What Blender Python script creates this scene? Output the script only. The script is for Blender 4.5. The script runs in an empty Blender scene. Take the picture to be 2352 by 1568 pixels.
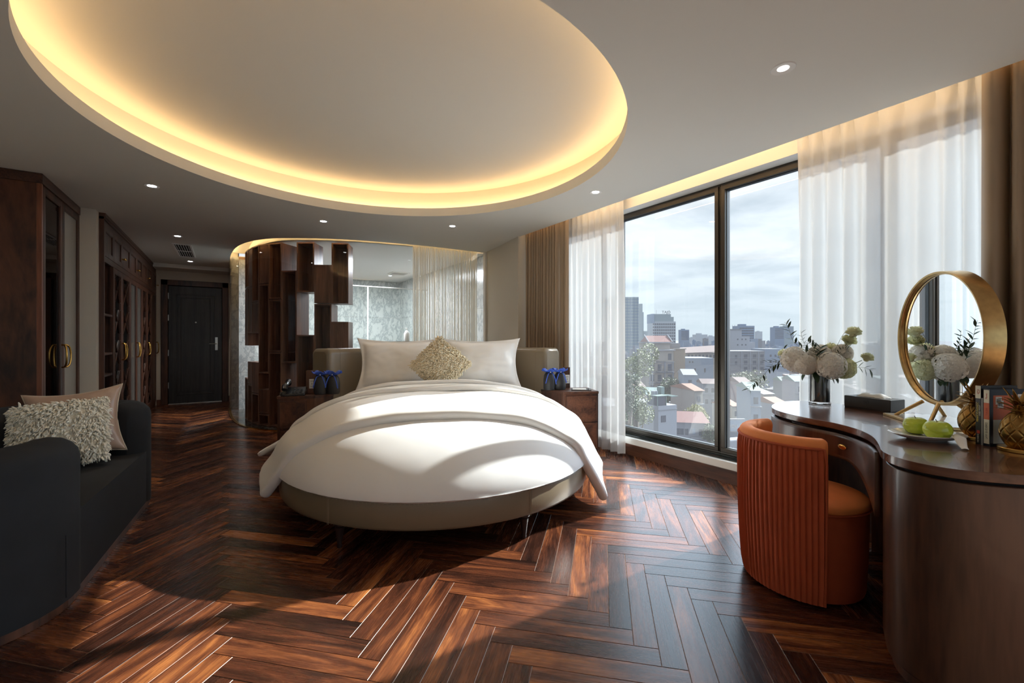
import bpy, math, random
from mathutils import Vector, Matrix, noise
from mathutils.geometry import tessellate_polygon
PI = math.pi
rnd = random.Random(7)
SC = bpy.context.scene
COL = SC.collection

# ------------------------------------------------------------------ camera, world, sun, exposure
EYE = 1.2
YAW = math.radians(33.2)
cam_d = bpy.data.cameras.new('camera'); cam = bpy.data.objects.new('camera', cam_d); COL.objects.link(cam)
cam.location = (0, 0, EYE); cam.rotation_euler = (PI/2, 0, -YAW)
cam_d.sensor_width = 36; cam_d.lens = 1000/2352*36; cam_d.shift_y = -5/2352; cam_d.clip_start = 0.05; cam_d.clip_end = 20000
SC.camera = cam
SC.view_settings.view_transform = 'Standard'; SC.view_settings.look = 'None'; SC.view_settings.gamma = 1
SC.view_settings.use_curve_mapping = False; SC.view_settings.exposure = 0.55
SC.view_settings.use_white_balance = True; SC.view_settings.white_balance_temperature = 5700; SC.view_settings.white_balance_tint = 10
cy = SC.cycles
cy.max_bounces = 10; cy.diffuse_bounces = 5; cy.glossy_bounces = 5; cy.transmission_bounces = 8; cy.transparent_max_bounces = 24
cy.caustics_reflective = False; cy.caustics_refractive = False; cy.sample_clamp_indirect = 6; cy.blur_glossy = 0.5
cy.use_denoising = True

def world():
    w = bpy.data.worlds.new('sky'); SC.world = w; w.use_nodes = True
    n = w.node_tree.nodes; l = w.node_tree.links; n.clear()
    out = n.new('ShaderNodeOutputWorld'); bg = n.new('ShaderNodeBackground')
    tc = n.new('ShaderNodeTexCoord'); sp = n.new('ShaderNodeSeparateXYZ'); l.new(tc.outputs['Generated'], sp.inputs[0])
    # a plane of cloud high above: direction divided by its height
    ad = n.new('ShaderNodeMath'); ad.operation = 'ADD'; ad.inputs[1].default_value = .12
    mx = n.new('ShaderNodeMath'); mx.operation = 'MAXIMUM'; mx.inputs[1].default_value = 0; l.new(sp.outputs[2], mx.inputs[0]); l.new(mx.outputs[0], ad.inputs[0])
    dx = n.new('ShaderNodeMath'); dx.operation = 'DIVIDE'; l.new(sp.outputs[0], dx.inputs[0]); l.new(ad.outputs[0], dx.inputs[1])
    dy = n.new('ShaderNodeMath'); dy.operation = 'DIVIDE'; l.new(sp.outputs[1], dy.inputs[0]); l.new(ad.outputs[0], dy.inputs[1])
    cb = n.new('ShaderNodeCombineXYZ'); l.new(dx.outputs[0], cb.inputs[0]); l.new(dy.outputs[0], cb.inputs[1])
    no = n.new('ShaderNodeTexNoise'); no.inputs['Scale'].default_value = 1.3; no.inputs['Detail'].default_value = 7; no.inputs['Roughness'].default_value = .55; no.inputs['Distortion'].default_value = .3
    l.new(cb.outputs[0], no.inputs['Vector'])
    cr = n.new('ShaderNodeValToRGB'); l.new(no.outputs[0], cr.inputs[0])
    cr.color_ramp.elements[0].position = .34; cr.color_ramp.elements[0].color = (.72, .73, .72, 1)
    cr.color_ramp.elements[1].position = .56; cr.color_ramp.elements[1].color = (1.16, 1.10, 1.02, 1)
    hz = n.new('ShaderNodeValToRGB'); l.new(sp.outputs[2], hz.inputs[0])
    hz.color_ramp.elements[0].position = 0.0; hz.color_ramp.elements[0].color = (1, 1, 1, 1)
    hz.color_ramp.elements[1].position = .22; hz.color_ramp.elements[1].color = (0, 0, 0, 1)
    m = n.new('ShaderNodeMix'); m.data_type = 'RGBA'
    l.new(hz.outputs[0], m.inputs[0]); l.new(cr.outputs[0], m.inputs[6]); m.inputs[7].default_value = (.80, .82, .78, 1)
    l.new(m.outputs[2], bg.inputs[0]); bg.inputs[1].default_value = .68
    l.new(bg.outputs[0], out.inputs[0])
world()

sun_d = bpy.data.lights.new('sun', 'SUN'); sun = bpy.data.objects.new('sun', sun_d); COL.objects.link(sun)
sun_d.energy = 10.5; sun_d.angle = math.radians(.6); sun_d.color = (1, .88, .72)
sun.rotation_euler = Vector((-1, .012, -.60)).to_track_quat('-Z', 'Y').to_euler()

fill_sun_d = bpy.data.lights.new('wide_fill_sun', 'SUN'); fill_sun = bpy.data.objects.new('wide_fill_sun', fill_sun_d); COL.objects.link(fill_sun)
fill_sun_d.energy = 4.5; fill_sun_d.angle = math.radians(100); fill_sun_d.color = (.86, .94, 1)  # second, very wide sun lamp, added as fill to brighten the room
fill_sun.rotation_euler = Vector((-1, .15, -.38)).to_track_quat('-Z', 'Y').to_euler()

def portal(name, x, y0, y1, z0, z1):
    d = bpy.data.lights.new(name, 'AREA'); d.shape = 'RECTANGLE'; d.size = y1-y0; d.size_y = z1-z0
    o = bpy.data.objects.new(name, d); COL.objects.link(o); d.cycles.is_portal = True
    o.location = (x, (y0+y1)/2, (z0+z1)/2)
    o.rotation_euler = (PI/2, 0, PI/2)
portal('window_portal', 3.74, -3.4, 4.55, .2, 2.56)
d_ = bpy.data.lights.new('rear_portal', 'AREA'); d_.shape = 'RECTANGLE'; d_.size = 5.0; d_.size_y = 2.3; d_.cycles.is_portal = True
o_ = bpy.data.objects.new('rear_portal', d_); COL.objects.link(o_); o_.location = (.9, -4.06, 1.36); o_.rotation_euler = (PI/2, 0, 0)

# ------------------------------------------------------------------ mesh builder
class MB:
    def __init__(s): s.v = []; s.f = []; s.uv = None; s.tone = None
    def add(s, vs, fs):
        b = len(s.v); s.v += [tuple(v) for v in vs]; s.f += [tuple(b+i for i in f) for f in fs]; return s
    def box(s, x0, x1, y0, y1, z0, z1, m=None):
        v = [Vector((x, y, z)) for z in (z0, z1) for y in (y0, y1) for x in (x0, x1)]
        if m: v = [m @ q for q in v]
        return s.add(v, [(0,2,3,1),(4,5,7,6),(0,1,5,4),(2,6,7,3),(0,4,6,2),(1,3,7,5)])
    def prism(s, poly, z0, z1, holes=(), caps=(True, True)):
        loops = [list(poly)] + [list(h) for h in holes]
        flat = [p for L in loops for p in L]; n = len(flat)
        tri = tessellate_polygon([[Vector((p[0], p[1], 0)) for p in L] for L in loops])
        fs = []
        for t in tri:
            a, b, c = [Vector(flat[i]) for i in t]
            up = (b-a).x*(c-a).y-(b-a).y*(c-a).x > 0
            t = tuple(t) if up else tuple(reversed(t))
            if caps[1]: fs.append(tuple(i+n for i in t))
            if caps[0]: fs.append(tuple(reversed(t)))
        k = 0
        for L in loops:
            m = len(L)
            ar = sum(L[i][0]*L[(i+1)%m][1]-L[(i+1)%m][0]*L[i][1] for i in range(m))
            hole = k > 0
            for i in range(m):
                a, b = k+i, k+(i+1)%m
                q = (a, b, b+n, a+n)
                if (ar > 0) == hole: q = tuple(reversed(q))
                fs.append(q)
            k += m
        return s.add([(p[0], p[1], z0) for p in flat]+[(p[0], p[1], z1) for p in flat], fs)
    def lathe(s, prof, n=32, m=None, a0=0, a1=2*PI):
        full = abs(a1-a0-2*PI) < 1e-6; k = n if full else n+1; vs = []
        for r, z in prof:
            for i in range(k):
                a = a0+(a1-a0)*i/n; vs.append(Vector((r*math.cos(a), r*math.sin(a), z)))
        fs = []
        for j in range(len(prof)-1):
            for i in range(n if full else n):
                a = j*k+i; b = j*k+(i+1) % k; fs.append((a, b, b+k, a+k))
        if m: vs = [m @ q for q in vs]
        return s.add(vs, fs)
    def tube(s, pts, r, n=8, close=False, caps=True):
        pts = [Vector(p) for p in pts]; k = len(pts); vs = []; up = None
        for i, p in enumerate(pts):
            if close: t = pts[(i+1) % k]-pts[i-1]
            else: t = pts[min(i+1, k-1)]-pts[max(i-1, 0)]
            t = t.normalized() if t.length > 1e-9 else Vector((0, 0, 1))
            if up is None: up = t.orthogonal().normalized()
            up = (up-t*up.dot(t)); up = up.normalized() if up.length > 1e-6 else t.orthogonal().normalized()
            w = t.cross(up); rr = r[i] if hasattr(r, '__len__') else r
            for j in range(n):
                a = 2*PI*j/n; vs.append(p+(up*math.cos(a)+w*math.sin(a))*rr)
        fs = []
        for i in range(k if close else k-1):
            for j in range(n):
                a = i*n+j; b = i*n+(j+1) % n; c = ((i+1) % k)*n+(j+1) % n; d = ((i+1) % k)*n+j; fs.append((a, b, c, d))
        if caps and not close: fs += [tuple(reversed(range(n))), tuple(range((k-1)*n, k*n))]
        return s.add(vs, fs)
    def grid(s, fn, nu, nv, closeu=False):
        vs = [fn(i/nu, j/nv) for j in range(nv+1) for i in range(nu+(0 if closeu else 1))]
        k = nu if closeu else nu+1
        fs = [(j*k+i, j*k+(i+1) % k, (j+1)*k+(i+1) % k, (j+1)*k+i) for j in range(nv) for i in range(nu)]
        return s.add(vs, fs)
    def ball(s, c, r, nu=16, nv=10, m=None):
        rx, ry, rz = r if hasattr(r, '__len__') else (r, r, r)
        vs = [Vector((c[0], c[1], c[2]-rz))]
        for j in range(1, nv):
            t = PI*j/nv
            for i in range(nu):
                a = 2*PI*i/nu; vs.append(Vector((c[0]+rx*math.sin(t)*math.cos(a), c[1]+ry*math.sin(t)*math.sin(a), c[2]-rz*math.cos(t))))
        vs.append(Vector((c[0], c[1], c[2]+rz))); fs = []
        for i in range(nu): fs.append((0, 1+(i+1) % nu, 1+i))
        for j in range(nv-2):
            for i in range(nu):
                a = 1+j*nu+i; b = 1+j*nu+(i+1) % nu; fs.append((a, b, b+nu, a+nu))
        L = len(vs)-1; b0 = 1+(nv-2)*nu
        for i in range(nu): fs.append((b0+i, b0+(i+1) % nu, L))
        if m: vs = [m @ q for q in vs]
        return s.add(vs, fs)
    def mesh(s, name, smooth=None):
        me = bpy.data.meshes.new(name); me.from_pydata(s.v, [], s.f); me.update()
        if smooth is not None:
            me.polygons.foreach_set('use_smooth', [True]*len(me.polygons))
            if smooth < 170: me.set_sharp_from_angle(angle=math.radians(smooth))
        return me

def put(name, me, mat=None, parent=None, loc=None, rot=None):
    o = bpy.data.objects.new(name, me); COL.objects.link(o)
    if mat is not None and me is not None and not me.materials: me.materials.append(mat)
    if parent: o.parent = parent
    if loc: o.location = loc
    if rot: o.rotation_euler = rot
    return o
def obj(name, mb, mat, parent=None, smooth=None, bevel=0, seg=2, sub=0, solid=0, off=-1, loc=None, rot=None):
    o = put(name, mb.mesh(name, smooth), mat, parent, loc, rot)
    if solid: m = o.modifiers.new('solid', 'SOLIDIFY'); m.thickness = solid; m.offset = off
    if bevel: m = o.modifiers.new('bevel', 'BEVEL'); m.width = bevel; m.segments = seg; m.limit_method = 'ANGLE'; m.angle_limit = math.radians(40); m.harden_normals = False
    if sub: m = o.modifiers.new('sub', 'SUBSURF'); m.levels = sub; m.render_levels = sub
    return o
def tag(o, label, cat, group=None):
    o['label'] = label; o['category'] = cat
    if group: o['group'] = group
    return o
def thing(name, label, cat, loc=(0,0,0), rz=0, group=None):
    o = bpy.data.objects.new(name, None); COL.objects.link(o); o.location = loc; o.rotation_euler = (0, 0, rz); o.empty_display_size = .1
    return tag(o, label, cat, group)
def struct(name, mb, mat, parent=None, **k):
    o = obj(name, mb, mat, parent, **k)
    if parent is None: o['kind'] = 'structure'
    return o
def stuff(o): o['kind'] = 'stuff'; return o
def copy_tree(o, parent=None):
    c = o.copy(); COL.objects.link(c)
    if parent: c.parent = parent
    for ch in list(o.children): copy_tree(ch, c)
    return c

# ------------------------------------------------------------------ materials
def srgb(r, g, b):
    f = lambda c: (c/255/12.92 if c/255 <= .04045 else ((c/255+.055)/1.055)**2.4)
    return (f(r), f(g), f(b), 1)
def base(name):
    m = bpy.data.materials.new(name); m.use_nodes = True; nt = m.node_tree
    return m, nt.nodes, nt.links, nt.nodes['Principled BSDF']
def setp(b, **k):
    for a, v in k.items(): b.inputs[a.replace('_', ' ')].default_value = v
def plain(name, col, rough=.6, metal=0, bump=0, bscale=200, spec=None, sheen=0, trans=0, coat=0, var=0):
    m, n, l, b = base(name); b.inputs['Base Color'].default_value = col; b.inputs['Roughness'].default_value = rough; b.inputs['Metallic'].default_value = metal
    if spec is not None: b.inputs['Specular IOR Level'].default_value = spec
    if sheen: b.inputs['Sheen Weight'].default_value = sheen; b.inputs['Sheen Roughness'].default_value = .4; b.inputs['Sheen Tint'].default_value = col
    if trans: b.inputs['Transmission Weight'].default_value = trans
    if coat: b.inputs['Coat Weight'].default_value = coat
    if bump or var:
        tc = n.new('ShaderNodeTexCoord'); no = n.new('ShaderNodeTexNoise'); no.inputs['Scale'].default_value = bscale; no.inputs['Detail'].default_value = 3; l.new(tc.outputs['Object'], no.inputs['Vector'])
        if bump:
            bp = n.new('ShaderNodeBump'); bp.inputs['Strength'].default_value = bump; bp.inputs['Distance'].default_value = .002; l.new(no.outputs[0], bp.inputs['Height']); l.new(bp.outputs[0], b.inputs['Normal'])
        if var:
            hs = n.new('ShaderNodeHueSaturation'); hs.inputs['Color'].default_value = col; mr = n.new('ShaderNodeMapRange'); mr.inputs[3].default_value = 1-var; mr.inputs[4].default_value = 1+var
            mr.inputs[1].default_value = .3; mr.inputs[2].default_value = .7
            l.new(no.outputs[0], mr.inputs[0]); l.new(mr.outputs[0], hs.inputs['Value']); l.new(hs.outputs[0], b.inputs['Base Color'])
    return m
def emit(name, col, s):
    m = bpy.data.materials.new(name); m.use_nodes = True; n = m.node_tree.nodes; n.clear()
    e = n.new('ShaderNodeEmission'); e.inputs[0].default_value = col; e.inputs[1].default_value = s; o = n.new('ShaderNodeOutputMaterial'); m.node_tree.links.new(e.outputs[0], o.inputs[0]); return m
def wood(name, dark, light, axis='Z', scale=9, stretch=.07, rough=.35, coat=0, spec=.5, figure=.5, objrand=False):
    m, n, l, b = base(name)
    tc = n.new('ShaderNodeTexCoord'); mp = n.new('ShaderNodeMapping'); sc = [scale]*3; sc['XYZ'.index(axis)] = scale*stretch
    mp.inputs['Scale'].default_value = sc; l.new(tc.outputs['Object'], mp.inputs[0]); vec = mp.outputs[0]
    if objrand:
        oi = n.new('ShaderNodeObjectInfo'); va = n.new('ShaderNodeVectorMath'); va.operation = 'ADD'; mu = n.new('ShaderNodeMath'); mu.operation = 'MULTIPLY'; mu.inputs[1].default_value = 37
        l.new(oi.outputs['Random'], mu.inputs[0]); l.new(mp.outputs[0], va.inputs[0]); l.new(mu.outputs[0], va.inputs[1]); vec = va.outputs[0]
    a = n.new('ShaderNodeTexNoise'); a.inputs['Scale'].default_value = 1; a.inputs['Detail'].default_value = 5; a.inputs['Roughness'].default_value = .6; a.inputs['Distortion'].default_value = figure; l.new(vec, a.inputs['Vector'])
    c = n.new('ShaderNodeTexNoise'); c.inputs['Scale'].default_value = 9; c.inputs['Detail'].default_value = 2; l.new(vec, c.inputs['Vector'])
    mx = n.new('ShaderNodeMath'); mx.operation = 'MULTIPLY_ADD'; mx.inputs[1].default_value = .35; l.new(c.outputs[0], mx.inputs[0]); l.new(a.outputs[0], mx.inputs[2])
    cr = n.new('ShaderNodeValToRGB'); cr.color_ramp.elements[0].position = .48; cr.color_ramp.elements[0].color = dark; cr.color_ramp.elements[1].position = .86; cr.color_ramp.elements[1].color = light
    l.new(mx.outputs[0], cr.inputs[0]); l.new(cr.outputs[0], b.inputs['Base Color'])
    b.inputs['Roughness'].default_value = rough; b.inputs['Specular IOR Level'].default_value = spec; b.inputs['Coat Weight'].default_value = coat
    bp = n.new('ShaderNodeBump'); bp.inputs['Strength'].default_value = .12; bp.inputs['Distance'].default_value = .0006; l.new(c.outputs[0], bp.inputs['Height']); l.new(bp.outputs[0], b.inputs['Normal'])
    return m
def marble(name, basec, vein, scale=2.2, rough=.15, w=.5):
    m, n, l, b = base(name)
    tc = n.new('ShaderNodeTexCoord'); mp = n.new('ShaderNodeMapping'); mp.inputs['Rotation'].default_value = (.4, .5, .6); mp.inputs['Scale'].default_value = (scale, scale, scale*.55); l.new(tc.outputs['Object'], mp.inputs[0])
    a = n.new('ShaderNodeTexNoise'); a.inputs['Scale'].default_value = 1.6; a.inputs['Detail'].default_value = 9; a.inputs['Roughness'].default_value = .7; a.inputs['Distortion'].default_value = .25; l.new(mp.outputs[0], a.inputs['Vector'])
    s = n.new('ShaderNodeMath'); s.operation = 'SUBTRACT'; s.inputs[1].default_value = .5; l.new(a.outputs[0], s.inputs[0])
    ab = n.new('ShaderNodeMath'); ab.operation = 'ABSOLUTE'; l.new(s.outputs[0], ab.inputs[0])
    cr = n.new('ShaderNodeValToRGB'); cr.color_ramp.elements[0].position = 0; cr.color_ramp.elements[0].color = vein; cr.color_ramp.elements[1].position = .12*w; cr.color_ramp.elements[1].color = basec
    l.new(ab.outputs[0], cr.inputs[0]); l.new(cr.outputs[0], b.inputs['Base Color']); b.inputs['Roughness'].default_value = rough
    return m
def glass(name, tint=(.93, .97, .95, 1), refl=1.0, dust_haze=0.0):
    m = bpy.data.materials.new(name); m.use_nodes = True; n = m.node_tree.nodes; l = m.node_tree.links; n.clear()
    o = n.new('ShaderNodeOutputMaterial'); t = n.new('ShaderNodeBsdfTransparent'); t.inputs[0].default_value = tint
    g = n.new('ShaderNodeBsdfGlossy'); g.inputs['Roughness'].default_value = 0.0; g.inputs[0].default_value = (1, 1, 1, 1)
    lw = n.new('ShaderNodeLayerWeight'); lw.inputs[0].default_value = .5; pw = n.new('ShaderNodeMath'); pw.operation = 'POWER'; pw.inputs[1].default_value = 5; l.new(lw.outputs['Facing'], pw.inputs[0])
    mu = n.new('ShaderNodeMath'); mu.operation = 'MULTIPLY_ADD'; mu.inputs[1].default_value = .75*min(refl, 1); mu.inputs[2].default_value = .035*refl; mu.use_clamp = True; l.new(pw.outputs[0], mu.inputs[0])
    mx = n.new('ShaderNodeMixShader'); l.new(mu.outputs[0], mx.inputs[0]); l.new(t.outputs[0], mx.inputs[1]); l.new(g.outputs[0], mx.inputs[2]); last = mx
    if dust_haze:  # pale film: dust plus the city's haze put into the glass
        d = n.new('ShaderNodeBsdfTranslucent'); d.inputs[0].default_value = (.9, .9, .95, 1); m2 = n.new('ShaderNodeMixShader'); m2.inputs[0].default_value = dust_haze
        l.new(mx.outputs[0], m2.inputs[1]); l.new(d.outputs[0], m2.inputs[2]); last = m2
    l.new(last.outputs[0], o.inputs[0]); return m
def sheer(name, col, opac=.55, lo=.75):
    m = bpy.data.materials.new(name); m.use_nodes = True; n = m.node_tree.nodes; l = m.node_tree.links; n.clear()
    o = n.new('ShaderNodeOutputMaterial'); t = n.new('ShaderNodeBsdfTransparent'); d = n.new('ShaderNodeBsdfDiffuse'); d.inputs[0].default_value = col
    tr = n.new('ShaderNodeBsdfTranslucent'); tr.inputs[0].default_value = col; a = n.new('ShaderNodeMixShader'); a.inputs[0].default_value = lo; l.new(d.outputs[0], a.inputs[1]); l.new(tr.outputs[0], a.inputs[2])
    lw = n.new('ShaderNodeLayerWeight'); lw.inputs[0].default_value = .5
    mr = n.new('ShaderNodeMapRange'); mr.inputs[3].default_value = opac; mr.inputs[4].default_value = 1.0; l.new(lw.outputs['Facing'], mr.inputs[0])
    b = n.new('ShaderNodeMixShader'); l.new(mr.outputs[0], b.inputs[0]); l.new(t.outputs[0], b.inputs[1]); l.new(a.outputs[0], b.inputs[2]); l.new(b.outputs[0], o.inputs[0]); return m

M = {}
M['ceil'] = plain('ceiling_paint', srgb(226, 224, 216), .85)
M['wall'] = plain('wall_paint', srgb(216, 209, 194), .85, bump=.05, bscale=60)
M['white'] = plain('white_paint', srgb(232, 230, 224), .5)
M['frame'] = plain('window_metal', srgb(70, 66, 60), .38, .6)
M['gasket'] = plain('black_gasket', srgb(25, 28, 28), .5)
M['granite'] = plain('black_granite', srgb(22, 28, 26), .12, var=.5, bscale=120)
M['walnut'] = wood('walnut_panels', srgb(38, 22, 17), srgb(104, 66, 46), 'Z', 7, .09, .38)
M['walnut_y'] = wood('walnut_rails', srgb(38, 22, 17), srgb(104, 66, 46), 'Y', 7, .09, .38)
M['desk'] = wood('desk_veneer', srgb(46, 30, 24), srgb(104, 72, 55), 'Z', 5, .12, .33, coat=.15)
M['desktop'] = wood('desktop_veneer', srgb(66, 40, 30), srgb(122, 80, 58), 'Y', 6, .12, .22, coat=.3)
M['box'] = wood('shelf_wood', srgb(70, 44, 34), srgb(132, 92, 70), 'Z', 8, .08, .4)
M['door'] = wood('dark_door', srgb(24, 23, 24), srgb(58, 54, 52), 'Z', 14, .05, .35)
M['brass'] = plain('brass', srgb(214, 170, 90), .25, 1)
M['gold'] = plain('antique_gold', srgb(196, 166, 112), .3, 1, var=.12, bscale=30)
M['steel'] = plain('brushed_steel', srgb(190, 188, 182), .3, 1)
M['glass'] = glass('window_glass', (.92, .955, .96, 1), .75, dust_haze=.014)
M['bathglass'] = glass('bath_glass', (.985, .99, .985, 1), .4)
M['showerglass'] = glass('shower_glass', (.95, .975, .965, 1), .4)
M['cabglass'] = glass('cabinet_glass', (.5, .5, .5, 1), 2.2)
M['marble'] = marble('grey_marble', srgb(212, 214, 210), srgb(168, 172, 172), 4.5)
M['blackmarble'] = marble('black_marble', srgb(30, 34, 33), srgb(150, 155, 150), 3, .12, .12)
M['led'] = emit('warm_led', (1, .58, .22, 1), 10)
M['ledb'] = emit('warm_led_bath', (1, .62, .24, 1), 34)
M['ledw'] = emit('warm_led_window', (1, .62, .28, 1), 18)
M['lens'] = emit('downlight_lens', (1, .93, .82, 1), 30)
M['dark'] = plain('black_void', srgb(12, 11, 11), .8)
# ================================================================== THE ROOM
CEIL = 2.52
# --- floor: herringbone planks
def plank_material():
    m, n, l, b = base('rosewood_planks')
    oi = n.new('ShaderNodeObjectInfo'); ge = n.new('ShaderNodeNewGeometry')
    ad = n.new('ShaderNodeMath'); ad.operation = 'ADD'; l.new(oi.outputs['Random'], ad.inputs[0]); l.new(ge.outputs['Random Per Island'], ad.inputs[1])
    fr = n.new('ShaderNodeMath'); fr.operation = 'FRACT'; l.new(ad.outputs[0], fr.inputs[0])
    uv = n.new('ShaderNodeUVMap'); uv.uv_map = 'grain'
    off = n.new('ShaderNodeMath'); off.operation = 'MULTIPLY'; off.inputs[1].default_value = 53; l.new(fr.outputs[0], off.inputs[0])
    va = n.new('ShaderNodeVectorMath'); va.operation = 'ADD'; l.new(uv.outputs[0], va.inputs[0]); l.new(off.outputs[0], va.inputs[1])
    mp = n.new('ShaderNodeMapping'); mp.inputs['Scale'].default_value = (1.2, 8.5, 1); l.new(va.outputs[0], mp.inputs[0])
    a = n.new('ShaderNodeTexNoise'); a.inputs['Scale'].default_value = 1.3; a.inputs['Detail'].default_value = 5; a.inputs['Roughness'].default_value = .6; a.inputs['Distortion'].default_value = 1.3; l.new(mp.outputs[0], a.inputs['Vector'])
    mp2 = n.new('ShaderNodeMapping'); mp2.inputs['Scale'].default_value = (9, 170, 1); l.new(va.outputs[0], mp2.inputs[0])
    c = n.new('ShaderNodeTexNoise'); c.inputs['Scale'].default_value = 1; c.inputs['Detail'].default_value = 3; l.new(mp2.outputs[0], c.inputs['Vector'])
    ma = n.new('ShaderNodeMath'); ma.operation = 'MULTIPLY_ADD'; ma.inputs[1].default_value = .22; l.new(c.outputs[0], ma.inputs[0]); l.new(a.outputs[0], ma.inputs[2])
    # broad tone of each plank
    wn = n.new('ShaderNodeTexWhiteNoise'); wn.noise_dimensions = '1D'; l.new(off.outputs[0], wn.inputs['W'])
    t = n.new('ShaderNodeMath'); t.operation = 'MULTIPLY_ADD'; t.inputs[1].default_value = .32; t.inputs[2].default_value = -.08; l.new(wn.outputs[0], t.inputs[0])
    sm = n.new('ShaderNodeMath'); sm.operation = 'ADD'; l.new(ma.outputs[0], sm.inputs[0]); l.new(t.outputs[0], sm.inputs[1])
    cr = n.new('ShaderNodeValToRGB'); e = cr.color_ramp.elements
    e[0].position = .40; e[0].color = srgb(30, 15, 10); e[1].position = 1.0; e[1].color = srgb(172, 108, 56)
    for p, col in ((.55, srgb(50, 27, 18)), (.70, srgb(78, 42, 26)), (.84, srgb(118, 68, 38))):
        q = e.new(p); q.color = col
    l.new(sm.outputs[0], cr.inputs[0]); l.new(cr.outputs[0], b.inputs['Base Color'])
    rr = n.new('ShaderNodeMapRange'); rr.inputs[3].default_value = .20; rr.inputs[4].default_value = .34; l.new(c.outputs[0], rr.inputs[0]); l.new(rr.outputs[0], b.inputs['Roughness'])
    b.inputs['Specular IOR Level'].default_value = .5
    bp = n.new('ShaderNodeBump'); bp.inputs['Strength'].default_value = .15; bp.inputs['Distance'].default_value = .0006; l.new(c.outputs[0], bp.inputs['Height']); l.new(bp.outputs[0], b.inputs['Normal'])
    return m
M['plank'] = plank_material()
M['joint'] = plain('pale_joint', srgb(150, 120, 96), .6)
floor = struct('floor', MB().box(-2.0, 3.6, -4.0, 10.3, -.12, -.0016), M['joint'])
PW = .0930; PL = 7*PW; GAP = .0009
def plank_geo(x0, y0, ux, uy, L, W):
    """Box with eased edges, long axis (ux,uy), corner at (x0,y0)."""
    vx, vy = -uy, ux
    def P(s, t, z): return (x0+ux*s+vx*t, y0+uy*s+vy*t, z)
    g = GAP; c = .0009
    vs = [P(g, g, -.012), P(L-g, g, -.012), P(L-g, W-g, -.012), P(g, W-g, -.012)]
    vs += [P(g, g, -c), P(L-g, g, -c), P(L-g, W-g, -c), P(g, W-g, -c)]
    vs += [P(g+c, g+c, 0), P(L-g-c, g+c, 0), P(L-g-c, W-g-c, 0), P(g+c, W-g-c, 0)]
    fs = [(0,1,5,4),(1,2,6,5),(2,3,7,6),(3,0,4,7),(4,5,9,8),(5,6,10,9),(6,7,11,10),(7,4,8,11),(8,9,10,11)]
    st = [(g, g), (L-g, g), (L-g, W-g), (g, W-g)]
    return vs, fs, st*3
def grain_uv(me, st):
    u = me.uv_layers.new(name='grain')
    for lp in me.loops: u.data[lp.index].uv = st[lp.vertex_index]
r2 = math.sqrt(.5)
# (s,t) axes: s along (+x,+y), t along (+x,-y); origin chosen from the laid pattern
OX, OY = 1.400, .969
planks = []
for col in range(-6, 7):
    for i in range(-90, 90):
        for kind in 'HV':
            if kind == 'H': s0, t0, ls, lt = i*PW, i*PW, PL, PW
            else: s0, t0, ls, lt = i*PW+PL, (i+1)*PW-PL, PW, PL
            s0 += col*2*PL
            cs, ct = s0+ls/2, t0+lt/2
            cx, cyy = OX+(cs-ct)*r2, OY+(cs+ct)*r2
            if not (-1.98 < cx < 3.62 and -.4 < cyy < 10.3): continue
            planks.append((cx, cyy, kind))
# view test for "shows largest": nearest planks inside the view
def in_view(x, y, m=.12):
    d = x*math.sin(YAW)+y*math.cos(YAW); r = x*math.cos(YAW)-y*math.sin(YAW)
    return d > .9 and abs(r/d) < 1.176+m and 1.2/d < .79+.1
DESK_LOBES = [(2.25, .35, .28), (2.8, .4, .5)]
def hidden(x, y):
    if (x-1.44)**2+(y-3.24)**2 < .9**2: return True
    if x < -.75 and 2.5 < y < 4.5: return True
    if any((x-a)**2+(y-b)**2 < r*r for a, b, r in DESK_LOBES): return True
    return False
planks.sort(key=lambda p: p[0]**2+p[1]**2)
near = [p for p in planks if in_view(p[0], p[1]) and not hidden(p[0], p[1])][:300]
nearset = set(near)
vs, fs, st = plank_geo(-PL/2, -PW/2, 1, 0, PL, PW)
mb = MB().add(vs, fs); pm = mb.mesh('plank'); grain_uv(pm, st); pm.materials.append(M['plank'])
for cx, cyy, kind in near:
    a = PI/4 if kind == 'H' else -PI/4
    if rnd.random() < .5: a += PI
    put('plank', pm, None, floor, (cx, cyy, rnd.uniform(-.00025, .0002)), (0, 0, a))
far = MB(); fst = []
for p in planks:
    if p in nearset or p[1] < .2: continue
    a = PI/4 if p[2] == 'H' else -PI/4
    if rnd.random() < .5: a += PI
    c, s = math.cos(a), math.sin(a)
    vs, fs, st = plank_geo(p[0]-c*PL/2+s*PW/2, p[1]-s*PL/2-c*PW/2, c, s, PL, PW)
    far.add(vs, fs); fst += st
fm = far.mesh('plank'); grain_uv(fm, fst); stuff(put('plank', fm, M['plank'], floor))

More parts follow.
